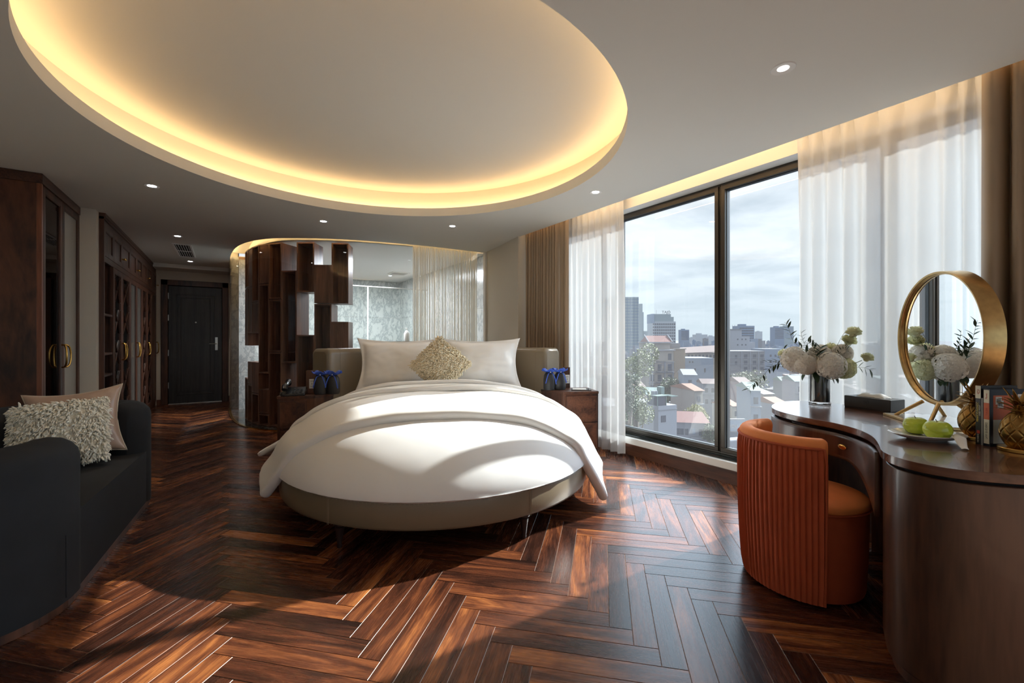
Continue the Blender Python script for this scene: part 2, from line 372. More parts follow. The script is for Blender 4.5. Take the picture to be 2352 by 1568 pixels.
# --- ceiling
CC = (.87, 3.02); CR = 1.667
bath_curve = [(.03, 10.3), (.03, 9.0), (.04, 8.4), (.055, 7.95), (.10, 7.42), (.17, 7.10), (.26, 6.84), (.37, 6.64), (.49, 6.49), (.65, 6.36), (.86, 6.23), (1.10, 6.11), (1.36, 6.01), (1.63, 5.94), (1.90, 5.89), (2.2, 5.84), (2.5, 5.815), (2.9, 5.80), (3.30, 5.80)]
def smooth_curve(pts, it=2):
    for _ in range(it):
        out = [pts[0]]
        for a, b in zip(pts, pts[1:]):
            out += [(a[0]*.75+b[0]*.25, a[1]*.75+b[1]*.25), (a[0]*.25+b[0]*.75, a[1]*.25+b[1]*.75)]
        out.append(pts[-1]); pts = out
    return pts
BC = smooth_curve(bath_curve)
def offset_curve(pts, d):
    out = []
    for i, p in enumerate(pts):
        a = pts[max(i-1, 0)]; b = pts[min(i+1, len(pts)-1)]
        tx, ty = b[0]-a[0], b[1]-a[1]; L = math.hypot(tx, ty)
        out.append((p[0]-ty/L*d, p[1]+tx/L*d))
    return out
circle = [(CC[0]+CR*math.cos(2*PI*i/160), CC[1]+CR*math.sin(2*PI*i/160)) for i in range(160)]
EDGE = 3.13
outer = [(-2.0, -4.0), (EDGE, -4.0), (EDGE, 4.62)] + [(3.30, 5.80)] + list(reversed(BC))[1:] + [(-2.0, 10.3)]
struct('ceiling', MB().prism(outer, CEIL, CEIL+.085, holes=[circle]), M['ceil'])
# raised oval recess: back wall and upper plate
def ring(r0, r1, z0, z1, n=160):
    m = MB(); m.lathe([(r0, z0), (r1, z0), (r1, z1), (r0, z1), (r0, z0)], n, Matrix.Translation((CC[0], CC[1], 0))); return m
struct('ceiling_recess_wall', ring(CR+.16, CR+.2, CEIL+.085, 2.86), M['ceil'], smooth=40)
disc = [(CC[0]+(CR+.2)*math.cos(2*PI*i/160), CC[1]+(CR+.2)*math.sin(2*PI*i/160)) for i in range(160)]
struct('ceiling_upper_plate', MB().prism(disc, 2.82, 2.86), M['ceil'])
t = thing('cove_light', 'warm LED strip glowing inside the round ceiling recess above the bed', 'light', (CC[0], CC[1], CEIL+.086))
m = MB(); m.lathe([(CR+.085, .0), (CR+.115, .0), (CR+.115, .012), (CR+.085, .012), (CR+.085, 0)], 120); obj('led_strip', m, M['led'], t)
m = MB(); m.lathe([(CR+.07, -.0005), (CR+.13, -.0005), (CR+.13, .001), (CR+.07, .001), (CR+.07, -.0005)], 120); obj('mounting_channel', m, M['white'], t)
# roof slab above all (keeps the sky out)
struct('ceiling_slab', MB().box(-2.1, 3.95, -4.1, 10.4, 2.95, 3.1), M['ceil'])
# window cove
struct('trim_1', MB().box(EDGE, EDGE+.02, -4.0, 4.62, CEIL, 2.60), M['ceil'])
m = MB().box(3.50, 3.78, -4.0, 4.70, 2.565, 2.95)
struct('wall_window_head', m, M['white'])
struct('ceiling_cove', MB().box(EDGE-.25, 3.5, -4.0, 4.70, 2.80, 2.84), M['ceil'])
struct('trim_2', MB().box(EDGE-.25, EDGE-.23, -4.0, 4.70, 2.605, 2.80), M['ceil'])
t = thing('window_cove_light', 'warm LED strip hidden in the curtain recess along the windows', 'light', (EDGE-.04, .3, CEIL+.086))
obj('led_strip', MB().box(-.02, .02, -4.1, 4.3, .0, .012), M['ledw'], t)
# window wall: plinth, sill, head
struct('wall_window_plinth', MB().box(3.50, 3.80, -4.0, 4.70, 0, .175), M['white'])
struct('baseboard_window', MB().box(3.487, 3.50, -4.0, 4.64, 0, .115), M['walnut_y'], bevel=.002)
struct('trim_3', MB().box(3.545, 3.80, -4.0, 4.70, .175, .198), M['granite'], bevel=.003)
struct('wall_window_end', MB().box(3.50, 3.80, 4.58, 5.9, 0, 2.95), M['wall'])
# windows: one thing of frame + panes
def window(n, y0, y1, sashes):
    root = thing('window_%d' % n, 'x', 'window', (3.67, y0, .198)); 
    for k in ('label', 'category'): del root[k]
    root['kind'] = 'structure'
    L = y1-y0; H = 2.565-.198; e = .012; bt = .018; tp = .022; w = .036
    fr = MB().box(-.04, .05, 0, L, 0, bt).box(-.04, .05, 0, L, H-tp, H).box(-.04, .05, 0, e, bt, H-tp).box(-.04, .05, L-e, L, bt, H-tp)
    obj('window_frame', fr, M['frame'], root, bevel=.003)
    k = (L-2*e)/sashes
    for i in range(sashes):
        a = e+i*k; b = a+k
        s = MB().box(-.055, .03, a, b, bt, bt+w).box(-.055, .03, a, b, H-tp-w-.006, H-tp).box(-.055, .03, a, a+w, bt+w, H-tp-w).box(-.055, .03, b-w, b, bt+w, H-tp-w)
        so = obj('sash', s, M['frame'], root, bevel=.004)
        c = .005
        g = MB().box(-.03, .01, a+w, b-w, bt+w, bt+w+c).box(-.03, .01, a+w, b-w, H-tp-w-.006-c, H-tp-w-.006).box(-.03, .01, a+w, a+w+c, bt+w+c, H-tp-w-c).box(-.03, .01, b-w-c, b-w, bt+w+c, H-tp-w-c)
        obj('gasket', g, M['gasket'], so)
        obj('pane', MB().box(-.010, -.008, a+w+.002, b-w-.002, bt+w+.002, H-tp-w-.007), M['glass'], so)
window(1, 2.155+.045, 4.58, 2)
window(2, -.12, 2.155+.045-.0, 2)
window(3, -2.4, -.12, 2)
window(4, -4.0, -2.4, 1)

# --- walls
LX = -1.85
struct('wall_left', MB().box(LX-.12, LX, -4.0, 5.06, 0, 2.95), M['wall'])
struct('wall_back', MB().box(-2.0, 3.8, -4.12, -4.0, 0, .2).box(-2.0, 3.8, -4.12, -4.0, 2.5, 2.95).box(-2.0, -1.6, -4.12, -4.0, .2, 2.5).box(3.4, 3.8, -4.12, -4.0, .2, 2.5), M['wall'])
m = MB()
for x in (-1.6, .05, 1.7, 3.34): m.box(x, x+.06, -4.09, -4.03, .2, 2.5)
m.box(-1.54, 3.34, -4.09, -4.03, .2, .26).box(-1.54, 3.34, -4.09, -4.03, 2.44, 2.5)
w9 = bpy.data.objects.new('window_6', None); COL.objects.link(w9); w9['kind'] = 'structure'  # unseen rear glazing, added to let in fill light from behind
obj('window_frame', m, M['frame'], w9)
for x in (-1.54, .11, 1.76): obj('pane', MB().box(x, x+1.59, -4.065, -4.06, .26, 2.44), M['glass'], w9)
struct('wall_left_pillar', MB().box(-1.97, -1.115, 6.02, 6.135, 0, 2.95), M['wall'])
struct('wall_left_corridor', MB().box(-1.97, LX, 5.06, 10.35, 0, 2.95), M['wall'])
# end wall with door opening
DY = 10.15
DX0, DX1, DZ = -.955, -.035, 2.24
m = MB().box(-2, DX0, DY, DY+.15, 0, 2.95).box(DX1, .16, DY, DY+.15, 0, 2.95).box(DX0, DX1, DY, DY+.15, DZ, 2.95)
struct('wall_end', m, M['wall'])
struct('sky_block_behind_door', MB().box(-1.2, .2, DY+.16, DY+.2, 0, 2.95), M['door'])  # unseen board, added to keep sky light out of the door gaps
struct('ceiling_beam', MB().box(-1.07, .03, 9.65, DY, 2.455, 2.52), M['ceil'])
struct('baseboard_end', MB().box(DX1, .055, DY-.012, DY, 0, .1).box(-1.07, DX0, DY-.012, DY, 0, .1), M['walnut'])
# corridor's other wall: short plaster return beside the bath
struct('wall_corridor_right', MB().box(.045, .16, 9.02, DY, 0, 2.95), M['wall'])
struct('baseboard_corridor', MB().box(.03, .045, 9.02, DY, 0, .1), M['walnut'])
# door
d = thing('door_1', 'x', 'door', (DX0, DY, 0))
for k in ('label', 'category'): del d[k]
d['kind'] = 'structure'
W = DX1-DX0
obj('door_frame', MB().box(-.055, .045, -.02, .1, 0, DZ+.055).box(W-.045, W+.055, -.02, .1, 0, DZ+.055).box(-.055, W+.055, -.02, .1, DZ-.045, DZ+.055), M['walnut'], d, bevel=.006)
lf = obj('door_leaf', MB().box(.05, W-.05, .03, .075, .012, DZ-.05), M['door'], d, bevel=.003)
x0, x1, z0, z1 = .17, W-.17, .16, DZ-.2
b = .018
obj('door_moulding', MB().box(x0, x1, .022, .032, z0, z0+b).box(x0, x1, .022, .032, z1-b, z1).box(x0, x0+b, .022, .032, z0+b, z1-b).box(x1-b, x1, .022, .032, z0+b, z1-b)
    .box(x0+.06, x1-.06, .024, .032, z0+.06, z0+.07).box(x0+.06, x1-.06, .024, .032, z1-.07, z1-.06).box(x0+.06, x0+.07, .024, .032, z0+.07, z1-.07).box(x1-.07, x1-.06, .024, .032, z0+.07, z1-.07), M['door'], lf, bevel=.003)
h = obj('door_handle', MB().box(W-.16, W-.115, .012, .03, .99, 1.24), M['steel'], lf, bevel=.003)
obj('lever', MB().tube([(W-.137, .012, 1.115), (W-.137, -.035, 1.115), (W-.15, -.04, 1.115), (W-.25, -.04, 1.115)], .008, 8), M['steel'], lf, smooth=60)
obj('keyhole', MB().tube([(W-.137, .012, 1.03), (W-.137, .004, 1.03)], .012, 12), M['steel'], lf)
obj('peephole', MB().tube([(W/2, .03, 1.52), (W/2, .02, 1.52)], .013, 12), M['steel'], lf, smooth=40)
for z in (.35, .95, 1.6, 2.0): obj('hinge', MB().box(.046, .056, .015, .03, z-.055, z+.055), M['steel'], lf)
obj('threshold', MB().box(.05, W-.05, .0, .09, 0, .012), M['steel'], d)
# cream wall piece beside the headboard (bath end)
A, B = Vector((3.32, 5.86)), Vector((3.118, 4.62))
m = MB().prism([(3.118, 4.62), (3.55, 4.62), (3.55, 5.86), (3.32, 5.86)], 0, 2.95)
struct('wall_headboard', m, M['wall'])
# ================================================================== BATH BEHIND GLASS
bm = list(BC)
glass_line = [p for p in BC if p[1] <= 8.98]
gin = offset_curve(glass_line, .012)      # towards the bath side
def wallstrip(a, b, z0, z1):
    return MB().prism(a+list(reversed(b)), z0, z1)
side = 1 if gin[-1][1] > glass_line[-1][1] else -1
if side < 0: gin = offset_curve(glass_line, -.012)
o = struct('window_5', wallstrip(glass_line, gin, 0.012, 2.52), M['bathglass'], smooth=30)
g2 = offset_curve(glass_line, -.012*side)
g3 = offset_curve(glass_line, .024*side)
struct('trim_4', wallstrip(g2, g3, 0, .012), M['brass'])
fascia = offset_curve(glass_line, .03*side); fb = offset_curve(glass_line, .26*side); fc = offset_curve(glass_line, .29*side)
# warm recess over the glass, then the bath ceiling
struct('ceiling_bath_recess', wallstrip(offset_curve(glass_line, -.08*side), fc, 2.70, 2.74), M['ceil'])
struct('trim_5', wallstrip(fb, fc, 2.555, 2.70), M['ceil'])
struct('trim_7', wallstrip(offset_curve(glass_line, -.10*side), offset_curve(glass_line, -.085*side), 2.605, 2.70), M['ceil'])
struct('ceiling_bath_lid', wallstrip(offset_curve(glass_line, -.10*side), offset_curve(glass_line, -.02*side), 2.70, 2.74), M['ceil'])
t = thing('bath_cove_light', 'warm LED strip in the curved ceiling recess over the bath glass', 'light')
obj('led_strip', wallstrip(offset_curve(glass_line, -.055*side), offset_curve(glass_line, -.035*side), 2.607, 2.619), M['ledb'], t)
for k in (4, len(glass_line)//2, len(glass_line)-6):
    p = offset_curve(glass_line, -.045*side)[k]; obj('clip', MB().box(p[0]-.006, p[0]+.006, p[1]-.006, p[1]+.006, 2.605, 2.607), M['white'], t)
struct('ceiling_bath', MB().prism(fb+[(3.5, 5.95), (3.5, 10.3), (.1, 10.3)], 2.555, 2.59), M['white'])
struct('floor_bath', MB().prism([(p[0]+.0, p[1]) for p in offset_curve(glass_line, .0)]+[(3.3, 10.28), (.1, 10.28)], -.0012, .008), M['blackmarble'])
# marble walls: big tiles with thin joints
def marble_wall(name, x0, y0, x1, y1, cols, rows, th=.02, back=.06):
    L = math.hypot(x1-x0, y1-y0); ux, uy = (x1-x0)/L, (y1-y0)/L; nx, ny = -uy, ux
    w = struct(name, MB().prism([(x0+nx*th, y0+ny*th), (x1+nx*th, y1+ny*th), (x1+nx*back, y1+ny*back), (x0+nx*back, y0+ny*back)], 0, 2.6), M['joint'])
    g = .0015
    for i in range(cols):
        for j in range(rows):
            a, b = L*i/cols+g, L*(i+1)/cols-g; z0, z1 = 2.56*j/rows+g, 2.56*(j+1)/rows-g
            q = [(x0+ux*a, y0+uy*a), (x0+ux*b, y0+uy*b), (x0+ux*b+nx*th, y0+uy*b+ny*th), (x0+ux*a+nx*th, y0+uy*a+ny*th)]
            obj('tile', MB().prism(q, z0, z1), M['marble'], w)
    return w
marble_wall('wall_bath_far', 3.46, 10.22, .1, 10.22, 4, 3, th=-.02, back=-.06) if False else marble_wall('wall_bath_far', .1, 10.2, 3.46, 10.2, 4, 3)
marble_wall('wall_bath_right', 3.46, 10.2, 3.46, 5.9, 5, 3, th=.02, back=.06)
marble_wall('wall_bath_pier', .165, 8.72, .40, 8.72, 1, 4)
struct('wall_bath_corridor', MB().box(.165, .40, 8.79, 10.2, 0, 2.62), M['wall'])
struct('wall_bath_return', MB().box(.06, .165, 8.9, 9.02, 0, 2.62), M['marble'])
# shower screen, counter, items seen through the glass
t = thing('shower_screen', 'frameless shower glass with a pale rail before the grey marble', 'shower screen', (1.0, 8.3, .008))
for a, b in ((0, 1.20), (1.21, 2.36)): obj('panel', MB().box(a, b, 0, .01, .0, 2.17), M['showerglass'], t)
obj('rail', MB().box(0, 2.40, -.004, .014, 2.17, 2.19), M['steel'], t, bevel=.003)
obj('post', MB().box(1.195, 1.215, -.004, .014, 0, 2.17), M['white'], t)
obj('door_knob', MB().tube([(1.3, .0, 1.0), (1.3, -.05, 1.0)], .015, 10), M['steel'], t, smooth=40)
c = thing('vanity_counter', 'black marble bath counter against the marble wall', 'counter', (2.35, 7.15, .008))
obj('top', MB().box(0, 1.07, 0, .55, 1.12, 1.16), M['blackmarble'], c, bevel=.003)
obj('body', MB().box(.0, 1.07, .01, .55, 0, 1.12), M['blackmarble'], c)
b = thing('soap_bottle', 'white pump bottle standing on the black bath counter', 'bottle', (2.62, 7.35, 1.168))
obj('body', MB().lathe([(.0, 0), (.045, 0), (.05, .02), (.05, .13), (.03, .17), (.014, .185), (.0, .185)], 20), M['white'], b, smooth=50)
obj('pump', MB().tube([(0, 0, .185), (0, 0, .225), (-.035, -.02, .225)], .007, 8), M['white'], b, smooth=50)
tag(obj('hand_towel', MB().box(2.46, 2.54, 7.128, 7.15, .86, 1.10), M['white'], bevel=.006), 'small white towel hanging at the front of the black counter', 'towel')
v = thing('bath_vanity_table', 'pale marble washstand glimpsed through the shelf openings', 'washstand', (.75, 7.55, .008))
obj('top', MB().box(0, .9, 0, .45, .80, .84), M['marble'], v, bevel=.004)
obj('cabinet', MB().box(.02, .88, .02, .45, .0, .80), M['marble'], v)
tl = thing('bath_lamp', 'small glowing cream lamp on the pale washstand', 'lamp', (1.05, 7.75, .848))
obj('base', MB().lathe([(0, 0), (.05, 0), (.05, .01), (.01, .015), (.01, .08), (0, .08)], 16), M['brass'], tl, smooth=40)
obj('shade', MB().lathe([(.075, .07), (.07, .26), (.068, .26), (.073, .07), (.075, .07)], 24), emit('lamp_shade_glow', (1, .8, .55, 1), 1.2), tl, smooth=40)
# string curtain
def string_curtain():
    root = thing('string_curtain', 'cream string curtain hanging inside the bath glass', 'curtain', (0, 0, 0))
    m = MB(); line = offset_curve(glass_line, .14*side)
    pts = []
    for a, b2 in zip(line, line[1:]):
        L = math.hypot(b2[0]-a[0], b2[1]-a[1]); k = max(1, int(L/.0055))
        for i in range(k): pts.append((a[0]+(b2[0]-a[0])*i/k, a[1]+(b2[1]-a[1])*i/k))
    pts = [p for p in pts if 2.22 < p[0] < 3.24]
    for p in pts:
        x = p[0]+rnd.uniform(-.003, .003); y = p[1]+rnd.uniform(-.012, .012); w = rnd.uniform(.0026, .0042)
        m.add([(x-w, y, .02), (x+w, y+rnd.uniform(-.003, .003), .02), (x+w, y+rnd.uniform(-.003, .003), 2.66), (x-w, y, 2.66)], [(0, 1, 2, 3)])
    stuff(obj('string', m, M['string'], root))
    obj('rail', MB().tube([(p[0], p[1], 2.66) for p in line if p[0] > 2.2], .008, 6), M['white'], root, smooth=50)
M['string'] = sheer('string_fabric', srgb(232, 226, 212), .95, .2)
string_curtain()
struct('trim_6', MB().box(3.27, 3.31, 5.74, 5.80, 0, 2.52), M['white'], bevel=.003)
# bookcase of hollow boxes on a curve
SC_PTS = [(.225, 7.66), (.252, 7.42), (.295, 7.20), (.365, 6.98), (.475, 6.79), (.615, 6.64), (.785, 6.505), (.985, 6.385), (1.185, 6.285), (1.385, 6.195)]
def shelves():
    root = thing('box_shelf_divider', 'tall curved divider of stacked hollow walnut boxes behind the bath glass', 'room divider')
    # columns 0..8 between SC_PTS; z from pixel rows measured on that column
    cols = [
        [(0, 2.50, 1.95, 'o'), (0, 1.94, 1.10, 'c'), (0, .62, .0, 'o')],
        [(0, 2.50, 1.95, 'c'), (0, 1.94, 1.28, 'c'), (0, .87, .55, 'c'), (0, .54, 0, 'o')],
        [(0, 2.50, 1.72, 'o'), (0, 1.71, 1.28, 'c'), (0, .87, .44, 'c'), (0, .43, 0, 'o')],
        [(0, 2.50, 1.96, 'c'), (0, 1.95, .72, 'o'), (0, .50, .17, 'c'), (0, .16, 0, 'o')],
        [(0, 2.50, 1.74, 'o'), (0, 1.73, 1.02, 'o'), (0, 1.01, .0, 'o')],
        [(0, 2.12, .87, 'o'), (0, .45, .0, 'o')],
        [(0, 2.50, 1.83, 'o'), (0, 1.25, .0, 'o')],
        [(0, 2.20, 1.68, 'c'), (0, 1.67, .0, 'o')],
        [(0, 2.50, 1.68, 'o'), (0, 1.43, .9, 'c'), (0, .89, 0, 'o')],
    ]
    D = .30; T = .018
    for i, col in enumerate(cols):
        a, b = SC_PTS[i], SC_PTS[i+1]
        L = math.hypot(b[0]-a[0], b[1]-a[1]); ux, uy = (b[0]-a[0])/L, (b[1]-a[1])/L; nx, ny = -uy, ux   # n points into the bath
        rot = Matrix(((ux, nx, 0, a[0]), (uy, ny, 0, a[1]), (0, 0, 1, .009), (0, 0, 0, 1)))
        for _, z1, z0, kind in col:
            z0 = max(z0, .0); w = L
            m = MB()
            m.box(0, T, 0, D, z0, z1).box(w-T, w, 0, D, z0, z1).box(T, w-T, 0, D, z0, z0+T).box(T, w-T, 0, D, z1-T, z1)
            if kind == 'o': m.box(T, w-T, D-.012, D, z0+T, z1-T)
            else: m.box(T, w-T, .006, .016, z0+T, z1-T)
            o = obj('shelf_box', m, M['box'], root, bevel=.0015, seg=1)
            o.matrix_local = rot
shelves()

# ================================================================== JOINERY ON THE LEFT
def bow_handle(h, r=.007, d=.045, bow=.03, flip=1):
    """C-shaped pull, bowed sideways, on two feet; along z."""
    pts = []
    for i in range(25):
        t = i/24; a = PI*t
        pts.append((d*max(0, math.sin(a))**.45, flip*bow*(math.sin(a)-.25), -math.cos(a)*.5*h))
    return MB().tube(pts, r, 8)
def cupboard_door(parent, x, y0, y1, z0, z1, kind, knob=None, handle=None):
    """Door in the plane X=x facing +X, part of parent; kind: panel, glass, lattice, frost."""
    f = .055 if kind != 'panel' else .05; t = .022
    m = MB().box(x-t, x, y0, y0+f, z0, z1).box(x-t, x, y1-f, y1, z0, z1).box(x-t, x, y0+f, y1-f, z0, z0+f).box(x-t, x, y0+f, y1-f, z1-f, z1)
    d = obj('door', m, M['walnut'], parent, bevel=.002)
    e = .008
    obj('bead', MB().box(x-.012, x-.003, y0+f, y0+f+e, z0+f, z1-f).box(x-.012, x-.003, y1-f-e, y1-f, z0+f, z1-f).box(x-.012, x-.003, y0+f, y1-f, z0+f, z0+f+e).box(x-.012, x-.003, y0+f, y1-f, z1-f-e, z1-f), M['walnut'], d)
    if kind == 'panel': obj('panel', MB().box(x-.018, x-.012, y0+f, y1-f, z0+f, z1-f), M['walnut'], d)
    else: obj('pane', MB().box(x-.016, x-.013, y0+f, y1-f, z0+f, z1-f), M[kind] if kind in ('frost', 'dimfrost') else M['cabglass'], d)
    if kind == 'lattice':
        lm = MB(); ya, yb = y0+f+.05, y1-f-.05; yc = (ya+yb)/2; z = z0+f; n = 0; H = (z1-z0-2*f)/5
        bw = .006
        def bar(p, q): lm.tube([(x-.008, p[0], p[1]), (x-.008, q[0], q[1])], bw, 4)
        bar((ya, z0+f), (ya, z1-f)); bar((yb, z0+f), (yb, z1-f))
        for k in range(5):
            a = z0+f+k*H
            bar((ya, a+H*.12), (yc, a+H*.5)); bar((yb, a+H*.12), (yc, a+H*.5)); bar((ya, a+H*.88), (yc, a+H*.5)); bar((yb, a+H*.88), (yc, a+H*.5))
            for zz in (a+H*.12, a+H*.88): bar((y0+f, zz), (ya, zz)); bar((yb, zz), (y1-f, zz))
        stuff(obj('lattice', lm, M['walnut'], d))
    if knob is not None:
        kb = MB().tube([(x, knob, z0+.10), (x+.022, knob, z0+.10)], .006, 8).ball((x+.03, knob, z0+.10), (.008, .018, .012), 12, 8)
        obj('knob', kb, M['brass'], d, smooth=60)
    if handle is not None:
        h = obj('handle', bow_handle(.20, .0075, .04, .03, handle[1]), M['brass'], d, smooth=60, loc=(x, handle[0], 1.05))
    return d
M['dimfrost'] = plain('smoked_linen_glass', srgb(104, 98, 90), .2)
M['frost'] = plain('reeded_linen_glass', srgb(176, 172, 162), .3)
def wardrobe_bank():
    X = -1.075; Y = [6.14, 6.61, 7.08, 7.62, 8.10, 8.59, 9.08, 9.62, 10.14]
    root = thing('wardrobe_bank', 'long dark walnut wardrobe with lattice doors leading to the entrance door', 'wardrobe', (0, 0, 0))
    back = X-.56
    m = MB().box(back, X-.03, Y[0], Y[0]+.022, 0, 2.5)
    m.box(back, X-.03, Y[-1]-.02, Y[-1], 0, 2.5).box(back, back+.012, Y[0], Y[-1], 0, 2.5).box(back, X-.03, Y[0], Y[-1], 0, .08).box(back, X-.03, Y[0], Y[-1], 2.06, 2.08).box(back, X-.03, Y[0], Y[-1], 2.44, 2.5)
    for y in Y[1:-1]: m.box(back, X-.03, y-.009, y+.009, .08, 2.44)
    obj('carcass', m, M['walnut'], root)
    obj('side_panel', MB().box(X-.06, X, Y[0]-.004, Y[0]+.03, 0, 2.5), M['walnut'], root, bevel=.002)
    obj('cornice', MB().box(X-.05, X+.012, Y[0]-.006, Y[-1], 2.485, 2.519).box(X-.05, X+.005, Y[0]-.004, Y[-1], 2.455, 2.485).box(X-.05, X-.004, Y[0], Y[-1], 2.40, 2.455), M['walnut_y'], root, bevel=.003)
    obj('plinth', MB().box(X-.05, X-.012, Y[0]+.03, Y[-1], 0, .08), M['walnut_y'], root)
    obj('rail', MB().box(X-.03, X, Y[0]+.03, Y[-1], 2.015, 2.075), M['walnut_y'], root, bevel=.002)
    Yk = [Y[0]+.03]+Y[1:]
    for i in range(8):
        a, b = Yk[i]+.002, Yk[i+1]-.002
        kn = None if i == 0 else (b-.03 if i % 2 == 1 else a+.03)
        cupboard_door(root, X, a, b, 2.078, 2.398, 'panel', knob=kn)
    for z in (.30, .55, .80, 1.03, 1.45): obj('shelf', MB().box(back+.012, X-.008, Yk[0], Yk[1]-.01, z, z+.024), M['walnut_y'], root, bevel=.001)
    obj('stile', MB().box(X-.03, X, Yk[1]-.03, Yk[1]-.002, .08, 2.015), M['walnut'], root)
    kinds = [None, 'lattice', 'lattice', 'frost', 'frost', 'lattice', 'lattice', 'panel']
    hs = [None, (1, 1), (0, 1), (1, -1), (0, 1), (1, -1), (0, 1), (1, 1)]
    for i in range(1, 8):
        a, b = Yk[i]+.002, Yk[i+1]-.002
        hy = b-.03 if hs[i][0] else a+.03
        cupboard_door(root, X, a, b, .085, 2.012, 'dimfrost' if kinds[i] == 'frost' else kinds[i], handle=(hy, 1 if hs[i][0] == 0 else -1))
wardrobe_bank()
tag(obj('small_box', MB().box(-1.30, -1.16, 6.3, 6.42, 1.0545, 1.10), M['white'], bevel=.002), 'small pale box on a shelf of the open wardrobe bay', 'box')
def display_cabinet():
    X = -1.235; y0, y1 = 4.95, 6.015; back = LX+.004
    root = thing('display_cabinet', 'tall walnut cabinet with two glazed doors behind the black sofa', 'cabinet', (0, 0, 0))
    obj('side_panel', MB().box(back, X-.03, y0, y0+.03, 0, 2.44), M['walnut_fig'], root, bevel=.002)
    m = MB().box(back, X-.03, y1-.022, y1, 0, 2.46).box(back, back+.012, y0+.03, y1-.022, 0, 2.46).box(back, X-.03, y0, y1, 0, .08).box(back, X-.03, y0, y1, 2.44, 2.47)
    m.box(back, X-.03, 5.47, 5.49, .08, 2.44)
    obj('carcass', m, M['walnut'], root)
    obj('stile', MB().box(X-.03, X, y0, y0+.035, 0, 2.44), M['walnut_red'], root, bevel=.002)
    obj('cornice', MB().box(back, X+.006, y0-.006, y1, 2.44, 2.519), M['walnut_y'], root, bevel=.003)
    for a, b, k, hh in ((y0+.038, 5.478, 'glass', (5.44, -1)), (5.482, y1-.003, 'frost', (5.52, 1))):
        cupboard_door(root, X, a, b, .085, 2.435, k, handle=hh)
    for z in (.5, .87, 1.22, 1.55): obj('shelf', MB().box(back+.012, X-.08, y0+.03, 5.47, z, z+.008), M['cabglass'] if z > .9 else M['walnut_y'], root)
M['walnut_fig'] = wood('figured_walnut', srgb(34, 18, 12), srgb(98, 58, 38), 'Z', 3.2, .3, .4, figure=2.2)
M['walnut_red'] = wood('red_walnut', srgb(66, 32, 20), srgb(134, 82, 56), 'Z', 9, .06, .35)
display_cabinet()
for k, (y, z, r, h, lab) in enumerate([(5.2, .878, .03, .2, 'tall gold candle holder inside the glazed walnut cabinet'), (5.33, .878, .026, .15, 'short gold tumbler inside the glazed walnut cabinet'), (5.25, 1.228, .05, .05, 'gold bowl on the middle shelf of the glazed cabinet'), (5.25, 1.558, .05, .03, 'gold dish on the top shelf of the glazed cabinet')]):
    o = MB().lathe([(0, 0), (r*.7, 0), (r, h*.4), (r, h), (r*.9, h), (r*.88, h*.4), (0, .01)], 20)
    tag(obj('gold_vessel', o, M['brass'], smooth=50, loc=(-1.42, y, z+.001)), lab, 'vessel', 'gold pieces in the cabinet')

# ================================================================== CURTAINS
def pleat_curtain(name, label, x, y0, y1, z0, z1, nf, amp, mat, group=None, seed=1, tight=.0, pinch=True, thick=0, edge=0.0):
    r = random.Random(seed); root = thing(name, label, 'curtain', (x, y0, 0), 0, group)
    ph = [0]
    for i in range(nf): ph.append(ph[-1]+r.uniform(.6, 1.5))
    ph = [p/ph[-1] for p in ph]; am = [r.uniform(.65, 1.15) for _ in range(nf+1)]
    nu = nf*14; nv = 22
    drift = [r.uniform(-.5, .5) for _ in range(nf+1)]
    def fn(u, v):
        # v=0 top .. 1 bottom
        z = z1+(z0-z1)*v
        zz = z1-z
        k = 0
        while k < nf-1 and u > ph[k+1]: k += 1
        w = (u-ph[k])/(ph[k+1]-ph[k])
        a = am[k]*(1-w)+am[k+1]*w
        wave = math.cos(2*PI*w)                       # one fold
        if pinch:
            p = math.exp(-((zz-.11)/.07)**2)          # pinch under the heading
            spread = min(1, max(0, (zz-.11)/.8)) if zz > .11 else max(0, .8-zz*4)
            off = amp*a*(wave*(.25+.75*spread))
            sh = math.sin(2*PI*w)*.22*(ph[k+1]-ph[k])*(-.9*p+.25*spread)
        else:
            spread = .75+.25*v; off = amp*a*wave*spread
            sh = -math.sin(2*PI*w)*.12*(ph[k+1]-ph[k])
        sh += (drift[k]*(1-w)+drift[k+1]*w)*.012*v
        off += .006*math.sin(9*u+3*v+seed)*v
        return Vector((off, (u+sh)*(y1-y0)+edge*math.sin(3*v)*u*v, z))
    o = obj('drape', MB().grid(fn, nu, nv), mat, root, smooth=180)
    if thick: md = o.modifiers.new('s', 'SOLIDIFY'); md.thickness = thick; md.offset = 0
    # heading band and hem, follow the folds
    def band(u, v):
        p = fn(u, v*.055); return p+Vector((-.003, 0, 0))
    o2 = obj('heading_tape', MB().grid(band, nu, 3), mat, root, smooth=180)
    def hem(u, v): p = fn(u, .965+v*.035); return p+Vector((-.002, 0, 0))
    obj('hem', MB().grid(hem, nu, 1), mat, root, smooth=180)
    obj('track', MB().box(-.012, .012, 0, y1-y0, z1+.0, z1+.02), M['white'], root)
    return root
M['brown'] = plain('taupe_drape', srgb(158, 138, 114), .55, sheen=.4, bump=.05, bscale=900)
M['sheer'] = sheer('white_voile', srgb(222, 223, 224), .80, .15)
pleat_curtain('drape_curtain', 'taupe drape in narrow folds at the bed end of the window wall', 3.235, 3.95, 4.60, .02, 2.779, 12, .046, M['brown'], 'taupe drapes', 3, pinch=False)
pleat_curtain('drape_curtain', 'single wide fold of taupe drape right beside the white sheer by the bed', 3.235, 3.79, 3.935, .02, 2.779, 2, .03, M['brown'], 'taupe drapes', 8, pinch=False)
